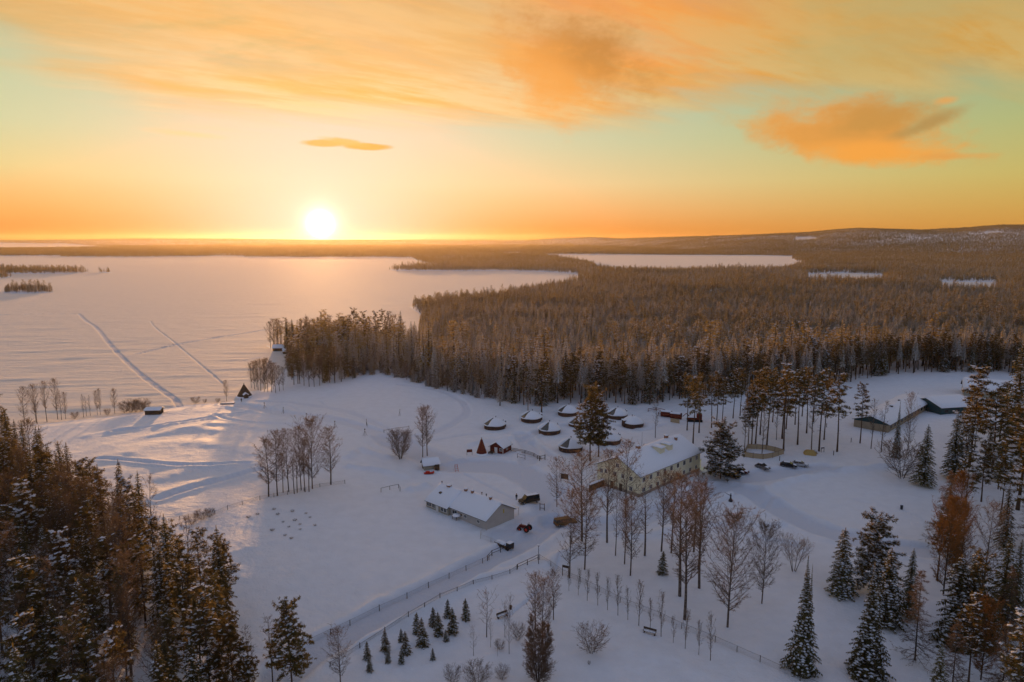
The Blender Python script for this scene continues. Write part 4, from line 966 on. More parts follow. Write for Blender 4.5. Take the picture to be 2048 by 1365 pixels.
for i in range(2): fproto('c_spruce_%d' % i, spruce(17, rv(1.6, 2.0), .1, .45, 1, .62, .8, per=6), 'bark', ['forest_needles', 'tree_snow'])
for i in range(2): fproto('d_birch_%d' % i, birch(13, 3.4, .2, 1.0, 24, 5, 5, .045), 'birch_bark', BIR)
for i in range(2): fproto('e_frost_birch_%d' % i, birch(13, 3.4, .2, 1.0, 24, 5, 5, .045), 'birch_bark', FRO)
# far rows
sel = ~inF
X1, Y1 = x[sel], y[sel]
N = 1700000
rad = 520 + (13000 - 520) * rng.random(N) ** 1.0
dens = np.minimum(1, 1.0)
A_ = rng.uniform(math.radians(-60), math.radians(60), N)
# expected count per area falls off with distance: weights
wgt = (520 / rad) ** 1.3 * rad / 520 * (1 + 1.3 * ss(rad, 2500, 4500))
keepp = rng.random(N) < wgt * 0.95
A_, rad = A_[keepp], rad[keepp]
out = np.abs(A_) > math.radians(41); kp = ~out | (rng.random(len(A_)) < 0.25); A_, rad = A_[kp], rad[kp]
X2 = np.sin(A_) * rad; Y2 = np.cos(A_) * rad
ok = far_ok(X2, Y2); X2, Y2 = X2[ok], Y2[ok]
N3 = 14000  # strip between the front rows and 520 m outside the fan, and the sides
A3 = rng.uniform(math.radians(47), math.radians(75), N3); r3 = np.sqrt(rng.uniform(300 ** 2, 1400 ** 2, N3)); x3 = np.sin(A3) * r3; y3 = np.cos(A3) * r3; k3 = far_ok(x3, y3) ; x3, y3 = x3[k3], y3[k3]
FX = np.concatenate([X1, X2, x3]); FY = np.concatenate([Y1, Y2, y3])
wsd_ = water_sd(FX, FY); FH = height(FX, FY, wsd_); FR = np.hypot(FX, FY)
# open bogs and clear cuts
bog = (vnoise(FX, FY, 420, 31) + 0.4 * vnoise(FX, FY, 160, 33)) > 0.52
hill = (FH > 60) & (vnoise(FX, FY, 380, 41) + .5 * vnoise(FX, FY, 120, 43) > 0.40) & (FR > 3500)
isl = np.zeros(len(FX), bool)
kp = ~((bog & (rng.random(len(FX)) < .72)) | (hill & (rng.random(len(FX)) < .55)))
FX, FY, FH, FR = FX[kp], FY[kp], FH[kp], FR[kp]
pt = vnoise(FX, FY, 130, 51) + .6 * vnoise(FX, FY, 45, 53); az_ = np.arctan2(FX, FY)
u = rng.random(len(FX)); kind = np.zeros(len(FX), int)
frosty = (ss(pt, -.4, .2) * 0.62 + .28) * (1 - .35 * ss(FR, 1500, 4000))
kind = np.where(u < frosty, 4 + rng.integers(0, 4, len(FX)), rng.integers(0, 4, len(FX)))
v = rng.random(len(FX)); kind = np.where(v < .10, 8 + rng.integers(0, 2, len(FX)), kind); kind = np.where((v > .96), 10 + rng.integers(0, 4, len(FX)), kind)
FD = FR - np.interp(az_, ea[o_], er[o_]); FD = np.where(az_ < math.radians(-19.5), 900, FD)
tallf = 1 - ss(FD, 30, 75)
head = (az_ < math.radians(-8)) & (FR < 520); tallf = np.where(head, .45, tallf)
scl = np.clip(rng.lognormal(-.02, .26, len(FX)), .45, 1.6) * (.50 + .40 * tallf + .10 * ss(vnoise(FX, FY, 170, 77), .1, .3)) * (1 + .12 * vnoise(FX, FY, 200, 61)) * np.where(FR > 1500, 1.0, 1.0)
scl = scl * np.where(bog[kp], .6, 1.0)
wid = (1.5 - .25 * tallf) + 0.5 * ss(FR, 900, 5000); wid = wid[kp] if len(wid) != len(FX) else wid
def forest_object(name, X_, Y_, Z_, K_, S_, W_, label, cat):
    me = bpy.data.meshes.new(name); me.vertices.add(len(X_)); me.vertices.foreach_set('co', np.stack([X_, Y_, Z_], 1).astype(np.float32).ravel())
    for nm, ty, arr in (('tree_kind', 'INT', K_.astype(np.int32)), ('tree_turn', 'FLOAT', rng.uniform(0, 6.28, len(X_)).astype(np.float32))):
        at = me.attributes.new(nm, ty, 'POINT'); at.data.foreach_set('value', arr)
    at = me.attributes.new('tree_size', 'FLOAT_VECTOR', 'POINT'); at.data.foreach_set('vector', np.stack([S_ * W_, S_ * W_, S_], 1).astype(np.float32).ravel())
    o = bpy.data.objects.new(name, me); COL.objects.link(o)
    g = bpy.data.node_groups.new(name + '_nodes', 'GeometryNodeTree')
    g.interface.new_socket('Geometry', in_out='INPUT', socket_type='NodeSocketGeometry'); g.interface.new_socket('Geometry', in_out='OUTPUT', socket_type='NodeSocketGeometry')
    ni = g.nodes.new('NodeGroupInput'); no = g.nodes.new('NodeGroupOutput')
    ci = g.nodes.new('GeometryNodeCollectionInfo'); ci.inputs['Collection'].default_value = fc; ci.inputs['Separate Children'].default_value = True; ci.inputs['Reset Children'].default_value = True
    ip = g.nodes.new('GeometryNodeInstanceOnPoints'); ip.inputs['Pick Instance'].default_value = True
    def attr(nm, ty):
        n = g.nodes.new('GeometryNodeInputNamedAttribute'); n.data_type = ty; n.inputs[0].default_value = nm; return n.outputs['Attribute']
    cmb = g.nodes.new('ShaderNodeCombineXYZ'); g.links.new(attr('tree_turn', 'FLOAT'), cmb.inputs[2])
    g.links.new(ni.outputs[0], ip.inputs['Points']); g.links.new(ci.outputs[0], ip.inputs['Instance']); g.links.new(attr('tree_kind', 'INT'), ip.inputs['Instance Index'])
    g.links.new(cmb.outputs[0], ip.inputs['Rotation']); g.links.new(attr('tree_size', 'FLOAT_VECTOR'), ip.inputs['Scale'])
    g.links.new(ip.outputs[0], no.inputs[0])
    m = o.modifiers.new('forest', 'NODES'); m.node_group = g
    o['kind'] = 'stuff'; o['label'] = label; o['category'] = cat
    return o
forest_object('forest', FX, FY, FH - .1, kind, scl, wid, 'endless frosted conifer forest stretching from the village to the hills', 'forest')
print('far forest trees', len(FX))
# island woods
IL = ['long wooded island across the ice at the left edge', 'dark wooded islet cut by the left edge of the picture', 'small brush covered island on the ice at the left', 'tiny skerry with a few bushes beside the long island']
for n_, (pl, cnt) in enumerate(zip(ISLANDS, (420, 90, 190, 8))):
    lo, hi = pl.min(0), pl.max(0); px_ = rng.uniform(lo[0], hi[0], cnt * 6); py_ = rng.uniform(lo[1], hi[1], cnt * 6)
    k_ = poly_sd(px_, py_, pl) < -1.0; px_, py_ = px_[k_][:cnt], py_[k_][:cnt]
    kd = rng.choice([0, 1, 2, 3, 8, 9, 10, 11], len(px_)) if n_ != 2 else rng.choice([10, 11], len(px_))
    sc_ = rng.uniform(.5, .85, len(px_)) if n_ < 2 else rng.uniform(.42, .6, len(px_)) if n_ == 2 else rng.uniform(.2, .35, len(px_))
    forest_object('island_wood', px_, py_, height(px_, py_), kd, sc_, np.full(len(px_), 1.4), IL[n_], 'wood')
# ------------------------------------------------------------------ buildings
def at2(px, py): return GT(px, py)
def gz(x, y): return hz(x, y)
def local(M0, dirang):
    return math.cos(dirang), math.sin(dirang)
def snow_slab(L, W, eave, ridge, th, over=0.5, nl=26, nw=14, seed=0, r0=0.0, a=0.0, ends=0.35):
    "rounded pillow of snow on a gable roof; ridge runs along x from 0 to L, width along y"
    b = MB(); half = W / 2 + over; x0 = -ends; x1 = L + ends
    rr = random.Random(seed)
    def base(y): return eave + (ridge - eave) * (1 - abs(y) / (W / 2)) if True else 0
    top = {}; 
    for i in range(nl + 1):
        for j in range(nw + 1):
            s = i / nl; t = j / nw; x = x0 + (x1 - x0) * s; y = -half + 2 * half * t
            e = min(min(s, 1 - s) * (x1 - x0), min(t, 1 - t) * 2 * half)
            k = min(1.0, e / 0.55) ** 0.5
            n = (vnoise(np.array([x + seed * 31.0]), np.array([y]), 3.1, 2)[0]) * 0.22 + (vnoise(np.array([x + seed * 31.0]), np.array([y]), 1.2, 5)[0]) * 0.08
            rz_ = base(y); rz_ = rz_ - 0.10 * math.exp(-(y / 0.8) ** 2)
            top[i, j] = (x, y, rz_ + 0.03 + (th * (1 + n)) * k)
    for i in range(nl):
        for j in range(nw): b.face((top[i, j], top[i + 1, j], top[i + 1, j + 1], top[i, j + 1]))
    # underside rim
    for i in range(nl):
        for j in (0, nw):
            p, q = top[i, j], top[i + 1, j]; z = lambda v: (v[0], v[1], base(v[1]) + 0.005)
            b.face((z(p), z(q), q, p) if j == 0 else (p, q, z(q), z(p)))
    for j in range(nw):
        for i in (0, nl):
            p, q = top[i, j], top[i, j + 1]; z = lambda v: (v[0], v[1], base(v[1]) + 0.005)
            b.face((p, q, z(q), z(p)) if i == 0 else (q, p, z(p), z(q)))
    return b
def weld(o):
    me = o.data; import bmesh
    bm = bmesh.new(); bm.from_mesh(me); bmesh.ops.remove_doubles(bm, verts=bm.verts, dist=0.001); bmesh.ops.recalc_face_normals(bm, faces=bm.faces)
    for f in bm.faces: f.smooth = True
    bm.to_mesh(me); bm.free()
def gable_walls(L, W, eave, ridge, wallm, t=0, sink=0.8):
    b = MB(); h = W / 2
    b.face([(0, -h, -sink), (L, -h, -sink), (L, -h, eave), (0, -h, eave)]); b.face([(L, h, -sink), (0, h, -sink), (0, h, eave), (L, h, eave)])
    b.face([(0, h, -sink), (0, -h, -sink), (0, -h, eave), (0, 0, ridge), (0, h, eave)]); b.face([(L, -h, -sink), (L, h, -sink), (L, h, eave), (L, 0, ridge), (L, -h, eave)])
    return b
def roof_deck(L, W, eave, ridge, over=0.45, ends=0.3, th=0.14, up=0.004):
    b = MB(); h = W / 2; sl = (ridge - eave) / h; o = h + over
    P1 = [(-o, eave - sl * over + up), (0, ridge + up), (o, eave - sl * over + up), (o, eave - sl * over - th), (0, ridge - th + up), (-o, eave - sl * over - th)]
    # keep the deck above the walls
    P1 = [(y, z + th) for y, z in P1]
    n = 6; i = 0
    v = [(-ends, y, z) for y, z in P1] + [(L + ends, y, z) for y, z in P1]; b.v = v
    for k in range(6): b.f.append((k, (k + 1) % 6, 6 + (k + 1) % 6, 6 + k)); b.m.append(0)
    b.f.append((0, 5, 4, 1)); b.f.append((1, 4, 3, 2)); b.f.append((6, 7, 10, 11)); b.f.append((7, 8, 9, 10)); b.m += [0] * 4
    return b, sl
def window(parent, x, y, z, w, h, face, mats=('white_trim', 'glass'), lab=None, cross=True):
    "face: outward direction angle in local coordinates; (x, y) on the wall"
    fx, fy = math.cos(face), math.sin(face); b = MB(); tx, ty = -fy, fx; d = 0.05
    def bar(u, v, a, c): b.box((x + tx * u + fx * d / 2, y + ty * u + fy * d / 2, z + v), (d, a, c), face)
    bar(-w / 2, 0, .09, h + .09); bar(w / 2, 0, .09, h + .09); bar(0, h / 2, w - .09, .09); bar(0, -h / 2, w - .09, .09)
    if cross: bar(0, 0, .06, h - .09)
    o = b.build('window', mats[0], parent, label=lab)
    g = MB(); g.box((x + fx * 0.012, y + fy * 0.012, z), (0.024, w - .08, h - .08), face); g.build('pane', mats[1], o)
    return o
def chimney(parent, x, y, z, w=0.8, d=0.6, h=0.8, m='brick'):
    b = MB(); b.box((x, y, z + h / 2 - 0.3), (w, d, h + 0.6)); b.box((x, y, z + h + 0.04), (w + .12, d + .12, 0.08)); o = b.build('chimney', m, parent)
    s = MB(); s.lathe([(0.62 * w, 0), (0.64 * w, .1), (.45 * w, .24), (0.01, .30)], 10, 0, (x, y, z + h + 0.08)); s.build('snow_cap', 'snow', o, smooth=True)
def pipe(parent, x, y, z, h=0.5, r=0.09, nm='vent_pipe'):
    b = MB(); b.tube([(x, y, z - .3), (x, y, z + h)], [r, r], 8); b.lathe([(r * 2.2, 0), (r * 1.6, .1), (0.01, .16)], 8, 0, (x, y, z + h)); b.build(nm, 'metal_dark', parent, smooth=True)
# --- house A: long white cottage in two sections ---------------------------------------------
def cottage():
    p = at2(973, 1060); q = at2(857, 1012); ang = math.atan2(q[1] - p[1], q[0] - p[0])
    W = 9.2; Lg = math.dist(p, q)
    nrm = ang - PI / 2  # towards the yard side
    cx, cy = p[0] + math.cos(nrm) * W / 2, p[1] + math.sin(nrm) * W / 2
    t = thing('cottage', 'long low white cottage of two roof sections beside the driveway', 'house', (cx, cy, gz(*p) + 0.15), ang)
    L1 = Lg * 0.60; L2 = Lg - L1; eave, ridge = 2.1, 4.6
    gable_walls(L1, W, eave, ridge, 0).build('wall', 'grey_wall', t)
    d, sl = roof_deck(L1, W, eave, ridge); d.build('roof', 'roof_edge', t)
    o = snow_slab(L1, W, eave + .15, ridge + .15, 0.45, 0.5, seed=1).build('roof_snow', 'snow', t); weld(o)
    # second section: a little narrower and set back
    W2 = W - 0.4; 
    m2 = Matrix.Translation((L1 + 0.02, 0.9, -0.25))
    b = gable_walls(L2, W2, eave, ridge, 0); b.xf(m2); b.build('annex_wall', 'cottage_wall', t)
    d, sl = roof_deck(L2, W2, eave, ridge, .45, .12); d.xf(m2); d.build('annex_roof', 'roof_edge', t)
    s = snow_slab(L2, W2, eave + .15, ridge + .15, 0.6, 0.5, seed=2, ends=.1); s.xf(m2); o = s.build('annex_roof_snow', 'snow', t); weld(o)
    # field side is +y in local space (ang points away from the near corner; field is on the left)
    side = W / 2; f = PI / 2
    for x in (2.6, 6.9, 8.3): window(t, x, side, 1.05, .8, .7, f)
    for x in (10.6,): window(t, x, side, 1.05, 1.6, .9, f)
    for x in (L1 + 1.1, L1 + 2.2, L1 + 5.3, L1 + 6.5, L1 + 7.4): window(t, x, W2 / 2 + .9, 0.95, .95, 1.0, f)
    b = MB(); b.box((L1 + 4.0, W2 / 2 + .93, .7), (.9, .05, 1.9)); b.build('door', 'white_trim', t)
    b = MB(); b.box((9.2, side + .7, .75), (1.5, 1.4, .07)); b.box((8.5, side + 1.35, .35), (.08, .08, .9)); b.box((9.9, side + 1.35, .35), (.08, .08, .9)); o = b.build('porch', 'dark_wood', t)
    s = MB(); s.lathe([(.95, 0), (.98, .15), (.7, .35), (.02, .45)], 14, 0, (9.2, side + .7, .79)); s.build('snow_cap', 'snow', o, smooth=True)
    b = MB(); b.box((-.03, -1.0, 2.6), (.06, .32, .95)); b.build('emblem', 'yellow_paint', t, label='small yellow emblem high on the gable')
    # yard side porch at the near gable corner
    b = MB(); b.box((1.0, -W / 2 - .9, 1.95), (2.2, 1.8, .08)); 
    for xx in (.1, 1.9): b.box((xx, -W / 2 - 1.7, .9), (.14, .14, 2.0))
    o = b.build('porch', 'white_trim', t)
    b = MB(); b.box((.5, -W / 2 - .03, .9), (.9, .06, 1.9)); b.build('door', 'red_wood', t)
    for x, y, z, w in ((L1 - .8, .3, ridge - .05, .8), (L1 - 3.0, .2, ridge, .55), (3.0, 0.2, ridge, .5)): chimney(t, x, y, z + .1, w, .5, .75)
    chimney(t, L1 + L2 * .55, 1.0, ridge - .2, 1.1, .7, .8)
    b = MB(); b.box((L1 + L2 * .62, 3.2, 3.3), (.7, .7, 1.3)); b.build('roof_hatch', 'dark_wood', t)
    for x in (5.5, 7.0): pipe(t, x, -.9, ridge - .1, .75)
    pipe(t, L1 + L2 * .9, .8, ridge, .8)
cottage()
# --- house B: two storey cream building ---------------------------------------------------------
def hostel():
    p = at2(1278, 995); ang = math.radians(44.3); L, W = 29.5, 13.6; eave, ridge = 5.6, 9.0
    n = ang + PI / 2; cx, cy = p[0] + math.cos(n) * W / 2, p[1] + math.sin(n) * W / 2
    t = thing('guesthouse', 'two storey cream building with long snowy roof and two dormers', 'building', (cx, cy, 0.0), ang)
    gable_walls(L, W, eave, ridge, 0).build('wall', 'cream_wall', t)
    b = MB(); b.box((L / 2, -W / 2 - .02, .15), (L, .06, 1.3)); b.box((-.02, 0, .15), (.06, W, 1.3)); b.build('plinth', 'plinth', t)
    d, sl = roof_deck(L, W, eave, ridge, .6, .45); d.build('roof', 'roof_edge', t)
    o = snow_slab(L, W, eave + .15, ridge + .15, .5, .65, 34, 16, seed=3, ends=.5).build('roof_snow', 'snow', t); weld(o)
    for i in range(9):
        x = 1.9 + i * 3.2
        window(t, x, -W / 2, 4.15, 1.15, 1.25, -PI / 2, ('white_trim', 'glass'))
        window(t, x, -W / 2, 1.45, 1.15, 1.1, -PI / 2, ('white_trim', 'glass'))
    for y, z in ((-4.2, 4.2), (3.9, 4.2), (-1.6, 4.2), (1.0, 4.2), (5.4, 4.0), (-4.2, 1.5), (5.2, 1.5), (.2, 6.7)):
        window(t, 0, y, z, .95, 1.1, PI, ('white_trim', 'glass'))
    for y in (1.9, -1.0):
        b = MB(); b.box((-.03, y, 1.0), (.06, 1.0, 2.1)); b.build('door', 'dark_wood', t)
    # external ladder stair between the doors
    b = MB()
    for y in (0.1, 0.8): b.box((-.35, y, 2.3), (.06, .06, 3.8))
    for k in range(9): b.box((-.35, .45, .6 + k * .4), (.05, .64, .05))
    b.build('fire_ladder', 'metal_dark', t)
    for x, w in ((14.6, 2.2), (18.6, 2.0)): # dormers on the near slope
        b = MB(); y = -2.7; z0 = ridge - 1.6
        b.box((x, y, z0 + 1.0), (w, 2.4, 1.9)); o = b.build('dormer', 'cream_wall', t)
        s = snow_slab(w, 3.0, z0 + 1.95, z0 + 2.1, .3, .15, 8, 8, 5, ends=.15); s.xf(Matrix.Translation((x - w / 2, y, 0))); q = s.build('dormer_snow', 'snow', o); weld(q)
    chimney(t, 9.0, .2, ridge + .35, 1.2, .8, .7); chimney(t, 22.6, .2, ridge + .35, 1.0, .8, .8); chimney(t, 24.8, -1.6, ridge - .4, .7, .6, .9); chimney(t, 4.2, 2.0, ridge - .6, .7, .6, .8)
    b = MB(); b.tube([(12.2, 1.2, ridge - .2), (12.2, 1.2, ridge + 4.0)], [.05, .03], 5); b.build('flag_mast', 'metal_dark', t)
    b = MB(); b.box((L + .9, -W / 2 + 2.0, 2.6), (1.7, 3.0, .12)); b.box((L + 1.6, -W / 2 + .7, 1.2), (.12, .12, 2.6)); b.box((L + 1.6, -W / 2 + 3.3, 1.2), (.12, .12, 2.6)); b.build('canopy', 'cream_wall', t)
    b = MB(); b.lathe([(.01, -.14), (.14, -.08), (.16, .04), (.01, .14)], 10, 0, (L + .25, -W / 2 + .5, 2.3)); b.build('lit_lamp', 'lamp_green', t, smooth=True)
    # low side wing behind the near gable
    b = MB(); b.box((-3.1, W / 2 - 2.3, .9), (6.1, .3, 1.8)); o = b.build('screen_wall', 'dark_wood', t)
    s = MB(); s.box((-3.1, W / 2 - 2.3, 1.95), (6.2, .7, .3)); s.build('snow_cap', 'snow', o, bevel=.12)
hostel()
# --- long hall at the right -------------------------------------------------------------------
def hall():
    p = at2(1776, 866); q = at2(1862, 815); ang = math.atan2(q[1] - p[1], q[0] - p[0]); L, W = 50, 11.2; eave, ridge = 2.7, 4.5
    n = ang + PI / 2; cx, cy = p[0] + math.cos(n) * W / 2, p[1] + math.sin(n) * W / 2
    t = thing('long_hall', 'long low hall with a blue green gable top and snowy roof', 'building', (cx, cy, gz(*p) * .5), ang)
    gable_walls(L, W, eave, ridge, 0).build('wall', 'hall_wall', t)
    b = MB(); b.profile([(-W / 2 + .05, 2.35), (W / 2 - .05, 2.35), (W / 2 - .05, eave), (0, ridge - .02), (-W / 2 + .05, eave)], 0.003, .05)
    M = Matrix.Rotation(PI / 2, 4, 'Z'); b.xf(M); 
    b.build('gable_board', 'teal_wall', t)
    d, sl = roof_deck(L, W, eave, ridge, .6, .4); d.build('roof', 'roof_edge', t)
    o = snow_slab(L, W, eave + .15, ridge + .15, .5, .6, 44, 14, seed=6, ends=.4).build('roof_snow', 'snow', t); weld(o)
    for i in range(12):
        window(t, 3 + i * 3.9, -W / 2, 1.5, 1.6, 1.0, -PI / 2, ('dark_wood', 'glass'))
    chimney(t, 19, -.6, ridge + .1, 1.2, .8, .7, 'dark_wood'); chimney(t, 31, .4, ridge + .1, .8, .6, .7, 'dark_wood'); pipe(t, 8, 1, ridge, .9)
hall()
def wing(name, label, px, py, W, L, ang, eave, ridge, wm, seed):
    x, y = at2(px, py); t = thing(name, label, 'building', (x, y, hz(x, y)), ang)
    gable_walls(L, W, eave, ridge, 0).build('wall', wm, t); d, sl = roof_deck(L, W, eave, ridge, .6, .4); d.build('roof', 'roof_edge', t)
    o = snow_slab(L, W, eave + .15, ridge + .15, .9, .7, 26, 14, seed=seed, ends=.6).build('roof_snow', 'snow', t); weld(o)
    for i in range(3): window(t, 2.5 + i * (L - 5) / 2, -W / 2, 1.5, 1.4, 1.0, -PI / 2, ('dark_wood', 'glass'))
wing('wing_building', 'dark teal building with thick domed roof snow at the end of the long hall', 1852, 822, 14, 15, math.radians(12), 2.9, 4.9, 'teal_wall', 8)
wing('far_house', 'pale low house behind the big pines at the far right', 1925, 786, 13, 20, math.radians(-30), 2.8, 6.0, 'cottage_wall', 9)
# --- glass fronted dome cabins ----------------------------------------------------------------
GC = 'glass fronted dome cabins'
def dome_cabin(first=None):
    t = thing('dome_cabin', 'x', 'cabin', (0, 0, 0), 0, GC)
    b = MB(); b.lathe([(3.65, -.6), (3.75, .2), (3.78, 1.15), (3.5, 1.2)], 32); b.build('wall', 'cabin_wall', t, smooth=False)
    b = MB()
    def fr(th, z):
        a = abs((th + PI) % (2 * PI) - PI); k = 1 + .03 * math.sin(5 * th)
        return k * (1.0 if a > .42 else 0.62 if z > 1.3 else 1.0)
    b.lathe([(3.85, 1.12), (3.98, 1.30), (3.9, 1.55), (3.45, 1.95), (2.7, 2.55), (1.8, 3.05), (1.0, 3.32), (.4, 3.42), (.01, 3.44)], 40, 0, (0, 0, 0), fr, .42, 2 * PI - .42)
    o = b.build('roof_snow', 'snow', t, smooth=True)
    # glass: three sloped facets from sill to peak
    g = MB(); sill = [Vector((3.72 * math.cos(a), 3.72 * math.sin(a), 1.2)) for a in (-.44, -.15, .15, .44)]; top = [Vector((.55 * math.cos(a), .55 * math.sin(a) * 1.0, 3.36)) for a in (-.44, -.15, .15, .44)]
    for i in range(3): g.face((sill[i], sill[i + 1], top[i + 1], top[i]))
    g.build('glass_front', 'cabin_glass', t)
    f = MB()
    for i in range(4): f.tube([sill[i], top[i]], [.06, .05], 4)
    for i in range(3): f.tube([sill[i], sill[i + 1]], [.07, .07], 4); f.tube([sill[i].lerp(top[i], .5), sill[i + 1].lerp(top[i + 1], .5)], [.035, .035], 4)
    f.build('glass_frame', 'roof_edge', t)
    s = MB(); s.tube([sill[0] * 1.02, sill[1] * 1.03, sill[2] * 1.03, sill[3] * 1.02], [.12, .2, .2, .12], 6); s.build('sill_snow', 'snow', t, smooth=True)
    b = MB(); b.box((-3.3, -.0, 1.0), (1.4, 1.8, 2.2)); b.build('entrance', 'cabin_wall', t)
    s = MB(); s.box((-3.35, 0, 2.22), (1.7, 2.1, .3)); s.build('entrance_snow', 'snow', t, bevel=.12)
    pipe(t, -.6, -.4, 3.4, .35, .1, 'stove_pipe'); pipe(t, -2.6, 1.5, 2.4, .3, .07, 'vent_pipe')
    return t
d0 = dome_cabin()
CAB = [((989, 861), 205, 'glass fronted dome cabin leftmost of all, nearest the red cabin'), ((1063, 847), 200, 'glass fronted dome cabin in the back row, second from the left'), ((1137, 834), 200, 'glass fronted dome cabin in the back row just left of the big pines'),
       ((1100, 871), 232, 'glass fronted dome cabin in the middle, right above the fork in the path'), ((1160, 858), 215, 'dome cabin almost hidden by the crown of the big pines'), ((1237, 840), 212, 'glass fronted dome cabin right of the big pines, farthest back'),
       ((1269, 856), 20, 'dome cabin showing its closed snowy side, rightmost of all'), ((1143, 906), 225, 'glass fronted dome cabin nearest to the cream building'), ((1221, 890), 212, 'glass fronted dome cabin just behind the cream building roof')]
for i, ((px, py), a, lab) in enumerate(CAB):
    x, y = at2(px, py); y += 3.2
    if i == 0: d0.location = (x, y, hz(x, y) + .25); d0.rotation_euler = (0, 0, math.radians(a)); d0['label'] = lab
    else: dup(d0, (x, y, hz(x, y) + .25), math.radians(a), lab, GC)
# --- small wooden buildings --------------------------------------------------------------------
def hut(name, label, px, py, ang, L, W, eave, ridge, wm, seed, snow=.35, porch=False, door=True, trim=None, cat='hut'):
    x, y = at2(px, py); t = thing(name, label, cat, (x, y, hz(x, y)), ang)
    gable_walls(L, W, eave, ridge, 0).build('wall', wm, t); d, sl = roof_deck(L, W, eave, ridge, .4, .4, .1); d.build('roof', 'roof_edge', t)
    o = snow_slab(L, W, eave + .11, ridge + .11, snow, .42, 16, 10, seed=seed, ends=.42).build('roof_snow', 'snow', t); weld(o)
    if door: b = MB(); b.box((-.03, .2, .95), (.06, 1.0, 1.8)); b.build('door', trim or 'dark_wood', t)
    return t
t = hut('red_cabin', 'small red cabin with white trim between the wooden tipi and rail fence', 993, 907, math.radians(62), 5.4, 4.6, 2.0, 3.5, 'red_wood', 11, .35, trim='white_trim')
for s in (-2.3, 2.3):
    b = MB(); b.box((-.04, s, .8), (.1, .16, 2.2)); b.build('corner_board', 'white_trim', t)
window(t, 0, -1.5, 1.3, .8, .8, PI); window(t, 2.6, 2.3, 1.2, .9, .8, PI / 2); window(t, 2.6, -2.3, 1.2, .9, .8, -PI / 2)
b = MB(); b.box((-.9, 1.3, .45), (1.6, 1.6, .1)); b.box((-1.5, .7, .2), (.1, .1, .9)); b.box((-1.5, 1.9, .2), (.1, .1, .9)); b.build('step', 'dark_wood', t)
t = hut('well_house', 'small pale shed with snowy gable roof behind the red sledge', 846, 938, math.radians(20), 4.4, 3.0, 1.5, 2.7, 'cottage_wall', 12, .4)
b = MB(); b.box((3.6, -1.9, .7), (1.3, .9, 1.5)); b.build('side_box', 'dark_wood', t)
t = hut('log_hut', 'low dark log hut with flat snow cap on the lake shore', 294, 829, math.radians(5), 5.4, 3.4, 1.9, 2.5, 'dark_wood', 13, .3)
t = hut('forest_shed', 'small brown shed with thick snow under the headland birches', 547, 702, math.radians(8), 6.5, 4.0, 2.0, 3.4, 'dark_wood', 14, .5)
t = hut('forest_shed', 'small dark shed right of the brown one by the cove', 566, 708, math.radians(25), 5.5, 3.6, 1.7, 2.9, 'dark_wood', 15, .5)
def tipi(name, label, px, py, r, h, wm, flap=True, cat='tipi'):
    x, y = at2(px, py); t = thing(name, label, cat, (x, y + r * .5, hz(x, y)), 0)
    b = MB(); b.lathe([(r, -.5), (r * .98, .1), (.28, h), (.2, h + .02)], 12); b.build('cover', wm, t)
    b = MB()
    for k in range(8):
        a = k * .785; b.tube([(math.cos(a) * .3, math.sin(a) * .3, h * .95), (-math.cos(a) * .22, -math.sin(a) * .22, h + .55)], [.05, .035], 4)
    b.build('pole_tops', 'bark', t)
    if flap:
        b = MB(); a = -.9; c_, s_ = math.cos(a), math.sin(a)
        b.profile([(-.9, 0), (.9, 0), (.9, 1.3), (0, 1.9), (-.9, 1.3)], -r - .9, -r * .55); b.xf(Matrix.Rotation(.55, 4, 'Z')); b.build('entrance', wm, t)
        s = MB(); s.profile([(-1.1, 1.3), (0, 2.05), (1.1, 1.3), (1.1, 1.5), (0, 2.35), (-1.1, 1.5)], -r - 1.0, -r * .45); s.xf(Matrix.Rotation(.55, 4, 'Z')); s.build('entrance_snow', 'snow', t)
    s = MB(); s.lathe([(r * 1.25, -.3), (r * 1.12, .22), (r * .93, .42), (r * .85, .3)], 20, 0, (0, 0, 0), lambda th, z: 1 + .06 * math.sin(3 * th)); s.build('snow_bank', 'snow', t, smooth=True)
tipi('shore_tipi', 'dark wooden tipi with small entrance standing on the lake shore', 486, 795, 3.3, 5.2, 'dark_wood')
tipi('log_tipi', 'narrow reddish wooden tipi left of the small red cabin', 963, 910, 1.75, 4.6, 'red_wood', False)
